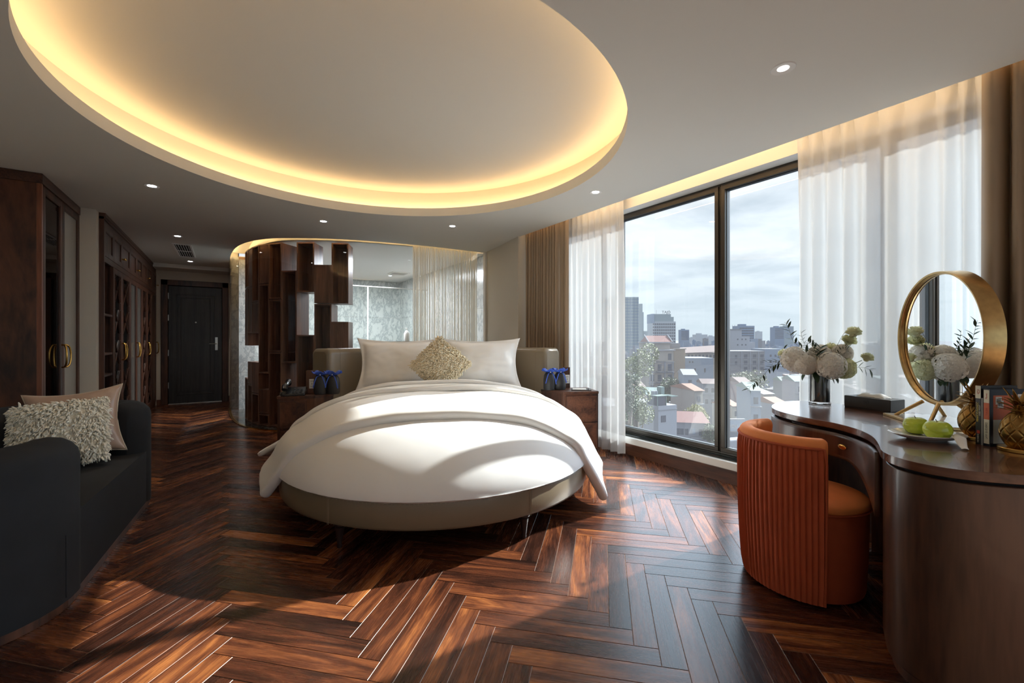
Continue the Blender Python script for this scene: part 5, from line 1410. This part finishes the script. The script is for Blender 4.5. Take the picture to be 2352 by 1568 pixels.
pd = MB().add([(-3.6, -.5, h-3.6), (1.6, -.5, h-3.6), (-1, -.5, h-1.6), (-3.6, 0, h-3.6), (1.6, 0, h-3.6), (-1, 0, h-1.6)], [(0,1,2), (0,2,5,3), (1,4,5,2), (0,3,4,1)]); obj('pediment', pd, CM['stone'], t)
for x in (-3.2, 1.2, -w/2+.3, w/2-.3): slab(t, x-.18, x+.18, -.25, 0, h-12, h-3.7, 'pale', 'pilaster')
t, w, h, dp = bld('side_house', 'plain beige gable wall joined to the ornate house', 1548, 1574, 802, 156, 'beige', 12, .06)
slab(t, -w/2-.3, w/2+.3, -.3, dp, h, h+.3, 'stone', 'parapet'); slab(t, -w/2, w/2-1, 2, dp-1, h+.3, h+2.2, 'grey', 'roof_room')
# blue grey low block with shed roof
t, w, h, dp = bld('shed_block', 'pale blue low block with small dark windows under a brown tin roof', 1574, 1637, 822, 170, 'blue', 14, -.1)
windows(t, [-1.5, 2.2], [h-5.6], .6, 1.6)
windows(t, [-3.5, -2.4], [h-1.9], .5, .7)
t, w, h, dp = bld('tin_roof_hall', 'long hall with a sloping brown tin roof', 1576, 1656, 810, 205, 'stone', 10, -.05)
obj('roof', MB().add([(-w/2-1, -1, h), (w/2+1, -1, h+.6), (w/2+1, 10, h+3.4), (-w/2-1, 10, h+2.2), (-w/2-1, -1, h-.2), (w/2+1, -1, h+.4), (w/2+1, 10, h+3.2), (-w/2-1, 10, h+2.0)], [(0,1,2,3), (7,6,5,4), (0,4,5,1), (1,5,6,2), (2,6,7,3), (3,7,4,0)]), CM['brown'], t)
windows(t, rng(-w*.42, w*.4, 9), [h-2.4], .9, 1.5)
# grey frame building right of the mullion
t, w, h, dp = bld('concrete_frame_building', 'unfinished grey concrete building with square dark window openings', 1660, 1756, 806, 250, 'grey', 20, 0)
windows(t, [w*.05, w*.26, w*.44], [h-4.2, h-7.8, h-11.4, h-15], 1.9, 2.3); windows(t, [-w*.18], [h-4.2, h-7.8], 1.2, 2.0)
for k in range(4): slab(t, -w/2, w/2, -.15, 0, h-.3-3.6*k, h-3.6*k, 'pale', 'floor_edge')
for x in (-w*.05, w*.155, w*.35): slab(t, x-.3, x+.3, -.2, 0, 0, h, 'pale', 'column')
t, w, h, dp = bld('white_terraces', 'white stepped terraces with small square windows above the grey frame', 1676, 1722, 772, 300, 'white', 16)
slab(t, -w/2, w*.1, 0, dp, h, h+4.5, 'white', 'upper_floor'); slab(t, w*.5, w*.85, 2, dp, 0, h-4, 'white', 'wing'); slab(t, -w/2-.3, w*.1, -.3, .2, h+4.3, h+5.0, 'grey', 'cornice')
windows(t, [-w*.1, w*.12, w*.3], [h-2.6, h-6.4], .9, 1.0, 0, one=True)
for x in (-4, -2.5, -.5): obj('antenna', MB().tube([(x, 2, h+4.5), (x, 2, h+8)], .08, 4), CM['grey'], t)
t, w, h, dp = bld('panel_house', 'blue grey panel building with scattered small windows near the flowers', 1757, 1801, 801, 275, 'blue', 16)
windows(t, [-w*.2, w*.05, w*.25], [h-5, h-8.8, h-12.2], 1.1, 1.4)
# white tube house with roof terrace
t, w, h, dp = bld('tube_house', 'narrow white house with a roof terrace and dark shaded loggia', 1506, 1561, 931, 70, 'white', 9, .42)
slab(t, -w/2-.05, w/2+.05, -.08, 0, h-.75, h-.65, 'grey', 'string_course')
windows(t, [-w*.30, -w*.16], [h-2.6, h-5.6, h-8.6], .42, 1.05)
slab(t, -w/2, -w*.02, .3, 2.6, h, h+1.5, 'win', 'loggia'); slab(t, -w/2-.15, w*.05, .1, 2.9, h+1.5, h+1.62, 'teal', 'loggia_roof')
m = MB()
for x in (-w/2+.05, -w*.02): m.box(x-.05, x+.05, .22, .34, h, h+1.5)
obj('post', m, CM['teal'], t); slab(t, w*.04, w*.22, 1.6, 2.6, h, h+2.8, 'teal', 'stair_turret')
m = MB()
for k in range(9): m.box(w*.24+k*.17, w*.24+k*.17+.06, .1, 2.4, h+1.35, h+1.42)
m.box(w*.24, w*.5, .1, .16, h+1.28, h+1.35); stuff(obj('pergola', m, CM['teal'], t))
m = MB()
for x in (-w*.35, -w*.22): m.lathe([(0, 0), (.35, 0), (.35, .6), (0, .7)], 12, Matrix.Translation((x, 1.8, h+1.62)))
obj('water_tank', m, CM['tin'], t)
t, w, h, dp = bld('old_villa', 'low house with a faded red tin roof and worn blue shutter', 1550, 1622, 968, 78, 'pale', 7, -.22)
obj('roof', MB().add([(-w/2-.4, -.6, h-.1), (w/2+.4, -.6, h-.1), (w/2-.2, 3.4, h+1.3), (-w/2+.4, 3.4, h+1.3), (-w/2-.4, 7.2, h-.1), (w/2+.4, 7.2, h-.1)], [(0,1,2,3), (3,2,5,4), (0,3,4), (1,5,2), (4,5,1,0)]), CM['red'], t)
windows(t, [-w*.38, -w*.26, -w*.12, w*.3], [h-2.4], .6, 1.1); slab(t, w*.06, w*.14, -.06, 0, h-2.2, h-1.2, 'blue', 'shutter'); slab(t, w*.0, w*.42, -.7, 0, h-2.9, h-2.7, 'tin', 'awning')
windows(t, [-w*.2, w*.2], [h-5.4], .8, 1.2)
# named houses of the quarter, each with its own wall colour and roof
walls_ = [('white', 'white'), ('cream', 'cream'), ('pink', 'pink'), ('blue', 'blue grey'), ('stone', 'weathered'), ('pale', 'pale grey')]
roofs_ = [('tile', 'an orange tiled roof'), ('brown', 'a rusty brown tin roof'), ('teal', 'a green tin roof'), ('tin', 'a grey tin roof')]
q = random.Random(21); spots = []
for i in range(24):
    row = i % 3; px = [1445, 1470, 1500, 1585, 1605, 1630, 1648, 1690, 1712, 1736, 1765, 1800, 1838, 1880, 1930, 1990, 2050, 2120, 2190, 1350, 1400, 1575, 1680, 1815][i]
    d = [105, 120, 92, 112, 100, 128, 90, 95, 110, 84, 100, 88, 110, 92, 105, 88, 110, 95, 100, 120, 96, 140, 150, 130][i]
    spots.append((px, d))
for i, (px, d) in enumerate(spots):
    (wm, wl), (rm, rl) = walls_[i % 6], roofs_[(i//6+i) % 4]
    if i in (19, 20): pass
    wpx = q.uniform(18, 32); yt = q.uniform(895, 940) if d < 105 else q.uniform(858, 895)
    t, w, h, dp = bld('town_house', '%s narrow town house with %s, among the houses below' % (wl, rl), px-wpx/2, px+wpx/2, yt, d, wm, q.uniform(6, 10), q.uniform(-.4, .4), 'town houses below')
    r_ = MB().add([(-w/2-.3, -.4, h), (w/2+.3, -.4, h), (w/2+.3, dp/2, h+1.2), (-w/2-.3, dp/2, h+1.2), (-w/2-.3, dp+.3, h), (w/2+.3, dp+.3, h)], [(0,1,2,3), (3,2,5,4), (0,3,4), (1,5,2), (4,5,1,0)])
    obj('roof', r_, CM[rm], t)
    n = 2 if w > 3.4 else 1
    windows(t, rng(-w*.22, w*.22, n) if n > 1 else [0], [h-2.6, h-5.9], .8, 1.3)
    slab(t, -w/2-.1, w/2+.1, -.5, 0, h-3.2, h-3.0, 'pale', 'balcony')
# everything further: hundreds of roofs, one object
roofs = {k: MB() for k in ('pale', 'blue', 'grey', 'brown', 'far')}
q = random.Random(5)
for i in range(1500):
    d = 165+ (q.random()**1.7)*1500; b = math.radians(q.uniform(36, 90)); 
    x, y = d*math.sin(b)/math.cos(b-YAW) if False else d*math.sin(b), d*math.cos(b)
    w, dd = q.uniform(3.5, 9), q.uniform(5, 12); top = GZ+q.uniform(8, 19)+(q.random() < .10)*q.uniform(4, 12)+d*.006
    k = q.choice(['pale', 'blue', 'grey', 'brown', 'pale']) if d < 700 else q.choice(['far', 'pale', 'blue'])  # farther roofs take the colours with haze mixed in
    m = Matrix.Translation((x, y, 0)) @ Matrix.Rotation(-YAW+q.uniform(-.5, .5), 4, 'Z')
    depth = x*math.sin(YAW)+y*math.cos(YAW); lat = x*math.cos(YAW)-y*math.sin(YAW); pxx = 1176+1000*lat/depth
    if depth < 260 and (1480 < pxx < 1660 or 1655 < pxx < 1810): top = min(top, GZ+9)
    if any(math.hypot(x-a, y-b_) < r+max(w, dd)*.75 for a, b_, r in FOOT): continue
    roofs[k].box(-w/2, w/2, -dd/2, dd/2, GZ, top, m)
    if i % 2: roofs[k].box(-w*.3, w*.1, -dd*.2, dd*.2, top, top+2.2, m)
    if False: roofs[k].box(-w*.3, w*.1, -dd*.2, dd*.2, top, top+2.2, m)
for i in range(520):
    d = 84+q.random()*85; px = q.uniform(1380, 2250); x, y = far_pt(px, d); w, dd = q.uniform(2.5, 5.5), q.uniform(3, 8); top = GZ+q.uniform(4, 13)
    k = q.choice(['pale', 'blue', 'grey', 'brown', 'far', 'grey'])
    if any(math.hypot(x-a, y-b_) < r+max(w, dd)*.7 for a, b_, r in FOOT): continue
    m = Matrix.Translation((x, y, 0)) @ Matrix.Rotation(-YAW+q.uniform(-.6, .6), 4, 'Z')
    roofs[k].box(-w/2, w/2, -dd/2, dd/2, GZ, top, m); roofs[q.choice(['grey', 'far', 'brown'])].box(-w*.35, w*.2, -dd*.5-.05, -dd*.5, top-2.4, top-1.2, m)
    if i % 3: roofs[q.choice(['grey', 'pale'])].box(-w*.3, w*.1, -dd*.2, dd*.2, top, top+1.6, m)
t = thing('distant_rooftops', 'hazy carpet of distant city rooftops stretching to the horizon', 'rooftops')
t['kind'] = 'stuff'
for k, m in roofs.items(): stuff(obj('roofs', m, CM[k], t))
# trees
M['tree1'] = plain('olive_foliage', srgb(96, 104, 56), .7, var=.3, bscale=1.2)
M['tree2'] = plain('deep_green_foliage', srgb(66, 80, 46), .7, var=.3, bscale=1.2)
M['tree3'] = plain('yellow_green_foliage', srgb(126, 124, 62), .7, var=.3, bscale=1.2)
M['bark'] = plain('grey_bark', srgb(120, 110, 98), .9)
def tree(label, px, ytop, ybot, wpx, d, mat, n, seed):
    c = far_pt(px, d); zt, zb = zat(ytop, d), zat(ybot, d); w = wpx*d/1000
    t = thing('tree', label, 'tree', (c[0], c[1], GZ), 0, 'city trees'); q = random.Random(seed); m = MB()
    H0, H1 = zb-GZ, zt-GZ; lobes = []
    for i in range(14): 
        z = q.uniform(0, 1); lobes.append((q.uniform(-.34, .34)*w*(1-.4*z), q.uniform(-.3, .3)*w, H0+(H1-H0)*(.12+.78*z), w*q.uniform(.16, .27)))
    for i in range(n):
        l = q.choice(lobes); a, b_ = q.uniform(0, 2*PI), q.uniform(-1, 1); rr = math.sqrt(1-b_*b_); R = l[3]*q.uniform(.75, 1.08); p = Vector((l[0]+R*rr*math.cos(a), l[1]+R*rr*math.sin(a), l[2]+R*b_*1.15))
        s_ = q.uniform(.10, .22)*d/60; e = Vector((q.uniform(-1, 1), q.uniform(-1, 1), q.uniform(-1, 1))).normalized(); f = e.orthogonal().normalized()
        m.add([p-e*s_, p+f*s_*.5, p+e*s_, p-f*s_*.5], [(0, 1, 2, 3)])
    stuff(obj('foliage', m, M[mat], t))
    tr = MB().tube([(0, 0, 0), (.3, 0, H0*.6), (0, 0, (H0+H1)*.5)], [.5, .4, .2], 8)
    for l in lobes[:7]: tr.tube([(0, 0, H0*.9), (l[0], l[1], l[2])], [.2, .07], 5)
    obj('trunk', tr, M['bark'], t)
tree('tall dense tree beside the sheer curtain, in front of the stepped tower', 1462, 787, 1010, 104, 62, 'tree1', 7000, 1)
tree('lower bushy tree at the corner of the window, below the tall tree', 1440, 850, 1000, 60, 55, 'tree2', 3500, 2)
tree('yellow green tree between the white narrow house and the red tin roof', 1602, 938, 975, 62, 92, 'tree3', 2600, 3)
tree('dark green trees behind the white roof terrace', 1545, 875, 925, 60, 120, 'tree2', 2600, 4)
tree('small tree beside the low house with the blue shutter', 1632, 975, 1010, 34, 76, 'tree2', 1500, 5)
tree('row of dark trees under the grey concrete frame building', 1720, 868, 900, 90, 140, 'tree2', 2600, 6)
# street front with lettering below the right pane
t, w, h, dp = bld('street_billboard', 'low wall with a faded billboard in the street below the chair', 1664, 1712, 962, 72, 'pale', .5, 0)
text('billboard_lettering', 'ezu', 1.1, CM['white'], t, (-.4, -.08, h-1.1), (PI/2, 0, 0), ext=.03)
obj('panel', MB().box(-w*.46, w*.46, -.05, 0, h-2.0, h-.2), CM['blue'], t)
t = thing('parked_van', 'small white van parked in the street below the billboard wall', 'van', (*far_pt(1686, 66), zat(1032, 66)), -YAW+.3)
obj('street_deck', MB().box(-3, 3, -1.6, 1.6, -.6, -.02), CM['ground'], t)
obj('body', MB().box(-1.9, 1.9, -.8, .8, .25, 1.7), CM['white'], t, bevel=.25, seg=3); obj('windscreen', MB().box(-1.93, -1.5, -.7, .7, 1.0, 1.55), CM['win'], t)
for x in (-1.2, 1.2):
    for y in (-.82, .72): obj('wheel', MB().tube([(x, y, .3), (x, y+.1, .3)], .32, 14), CM['win'], t)

# ================================================================== BOOKS AND PINEAPPLE BOOKENDS
bk = Vector((2.489, .438)); BA = math.radians(-26)    # spines face the room, covers run back to the windows
def book(label, along, th, hgt, dep, cov, spine, seed):
    t = thing('book', label, 'book', (bk.x+math.cos(BD)*along, bk.y+math.sin(BD)*along, ZT), BD, 'books between the pineapples')
    obj('cover', MB().box(0, .002, 0, dep, 0, hgt).box(th-.002, th, 0, dep, 0, hgt).box(0, th, -.002, 0.0005, 0, hgt), cov, t, bevel=.0006, seg=1)
    obj('pages', MB().box(.0021, th-.0021, .001, dep-.004, .002, hgt-.003), M['paper'], t)
    return t
M['paper'] = plain('book_pages', srgb(226, 220, 206), .8); M['navy'] = plain('navy_cover', srgb(34, 42, 56), .4); M['navy2'] = plain('charcoal_spine', srgb(46, 48, 54), .4)
M['orangeb'] = plain('orange_band', srgb(206, 104, 58), .45); M['creamb'] = plain('cream_band', srgb(228, 226, 208), .5); M['yellow'] = plain('yellow_ink', srgb(214, 196, 60), .5); M['redink'] = plain('red_ink', srgb(176, 60, 48), .5); M['ink'] = plain('dark_ink', srgb(50, 46, 44), .6)
BD = math.radians(-118)
b1 = book('charcoal book with a white spine top and yellow lettering, touching the far pineapple', 0, .018, .232, .16, M['navy2'], None, 1)
obj('spine_top', MB().box(.0, .018, -.0026, -.002, .182, .232), M['creamb'], b1)
em = MB()
for k in range(5): em.tube([(.010+.004*math.cos(k*1.2+a), -.0028, .208+.009*math.sin(k*1.4+a*.7)) for a in (0, 1, 2, 3)], .0005, 4)
obj('spine_emblem', em, M['redink'], b1)
text('spine_title', 'MINAX KUNGNOC', .0105, M['yellow'], b1, (.0075, -.0028, .128), (PI/2, -PI/2, 0), .0002, sx=.85)
text('spine_title', 'CHIEN THUAT', .0075, M['creamb'], b1, (.0155, -.0028, .135), (PI/2, -PI/2, 0), .0002, sx=.85)
obj('spine_mark', MB().box(.005, .015, -.0028, -.002, .044, .056), M['redink'], b1); text('spine_author', 'WEI SHENG', .008, M['creamb'], b1, (.0095, -.0028, .025), (PI/2, -PI/2, 0), .0002, sx=.8)
b2 = book('thin grey book squeezed between the two thicker ones', .0190, .006, .185, .15, M['steelgrey'] if 'steelgrey' in M else plain('grey_cover', srgb(150, 150, 150), .5), None, 2)
b3 = book('cream and orange banded paperback with a navy cover and price stickers', .0265, .022, .222, .15, M['navy'], None, 3)
obj('spine_band', MB().box(.002, .020, -.0026, -.002, .168, .218), M['creamb'], b3); obj('spine_band', MB().box(.002, .020, -.0026, -.002, .104, .168), M['orangeb'], b3); obj('spine_band', MB().box(.002, .020, -.0026, -.002, .010, .104), M['creamb'], b3)
text('spine_author', 'Pavet', .010, M['redink'], b3, (.011, -.0028, .194), (PI/2, -PI/2, 0), .0002); text('spine_name', 'Vue Jjala', .010, M['redink'], b3, (.011, -.0028, .134), (PI/2, -PI/2, 0), .0002, sx=.9); text('spine_title', 'LAW GUIDEBRIS', .011, M['ink'], b3, (.011, -.0028, .060), (PI/2, -PI/2, 0), .0002, sx=.8)
obj('cover_band', MB().box(.022, .0224, .012, .138, .104, .198), M['orangeb'], b3); obj('cover_band', MB().box(.022, .0224, .012, .138, .012, .104), M['creamb'], b3)
for (y, z) in ((.022, .163), (.03, .148), (.118, .172)):
    s_ = obj('price_sticker', MB().box(.0224, .0228, y, y+.026, z, z+.030), M['white'], b3); bars = MB()
    for k in range(6): bars.box(.0228, .0230, y+.004+k*.003, y+.0055+k*.003, z+.008, z+.022)
    obj('print', bars, M['ink'], s_)
def pineapple(label, x, y, rz):
    t = thing('pineapple_bookend', label, 'bookend', (x, y, ZT), rz, 'brass pineapple bookends')
    obj('base_disc', MB().lathe([(0, 0), (.056, 0), (.058, .002), (.058, .012), (.056, .014), (0, .014)], 64), M['brass'], t, smooth=40)
    R, H = .055, .126
    def body(a, b):
        z = b; r = (math.sin(PI*(.10+.80*b))**.55)*R*(1.03-.14*b)
        u = a*16; g = 1e9
        p1 = (a*9+b*2.6) % 1.0; p2 = (a*9-b*2.6) % 1.0; d1 = min(p1, 1-p1); d2 = min(p2, 1-p2)
        k = min(d1, d2)*2; r2_ = r-.0034*math.exp(-(k/.13)**2)
        return Vector((r2_*math.cos(2*PI*a), r2_*math.sin(2*PI*a), .014+H*z))
    obj('fruit', MB().grid(body, 216, 72, closeu=True), M['oldbrass'], t, smooth=180)
    m = MB(); m.lathe([(.022, .136), (.024, .142), (.019, .148), (.021, .154), (.015, .160), (.014, .185), (0, .186)], 24); obj('neck', m, M['oldbrass'], t, smooth=40)
    q = random.Random(int(x*1000))
    for tier, (nl, L, up, z0) in enumerate(((7, .056, .25, .148), (7, .050, .7, .158), (6, .044, 1.1, .168), (4, .036, 1.7, .176))):
        for k in range(nl):
            a = 2*PI*k/nl+tier*.45+q.uniform(-.1, .1); d = Vector((math.cos(a), math.sin(a), 0)); s_ = Vector((-math.sin(a), math.cos(a), 0)); m = MB(); n = 5
            for i in range(n+1):
                u = i/n; w = .0085*(1-u**1.6)+.0004; c = d*(.010+L*u*(1 if up < 2 else .5))+Vector((0, 0, z0+L*up*(u-.55*u*u*(1 if up < 1.5 else .2))+.003*u))
                m.v += [tuple(c-s_*w), tuple(c+Vector((0, 0, -.003*(1-u)))), tuple(c+s_*w)]
            for i in range(n): m.f += [(3*i, 3*i+1, 3*i+4, 3*i+3), (3*i+1, 3*i+2, 3*i+5, 3*i+4)]
            obj('crown_leaf', m, M['oldbrass'], t, smooth=180, solid=.0015, off=0)
M['oldbrass'] = plain('aged_brass', srgb(150, 118, 66), .32, 1, var=.15, bscale=40)
pineapple('brass pineapple bookend nearest the front of the desk, before the books', 2.458, .320, 0)
pineapple('brass pineapple bookend half hidden behind the books, beside the apples', 2.612, .462, 1)
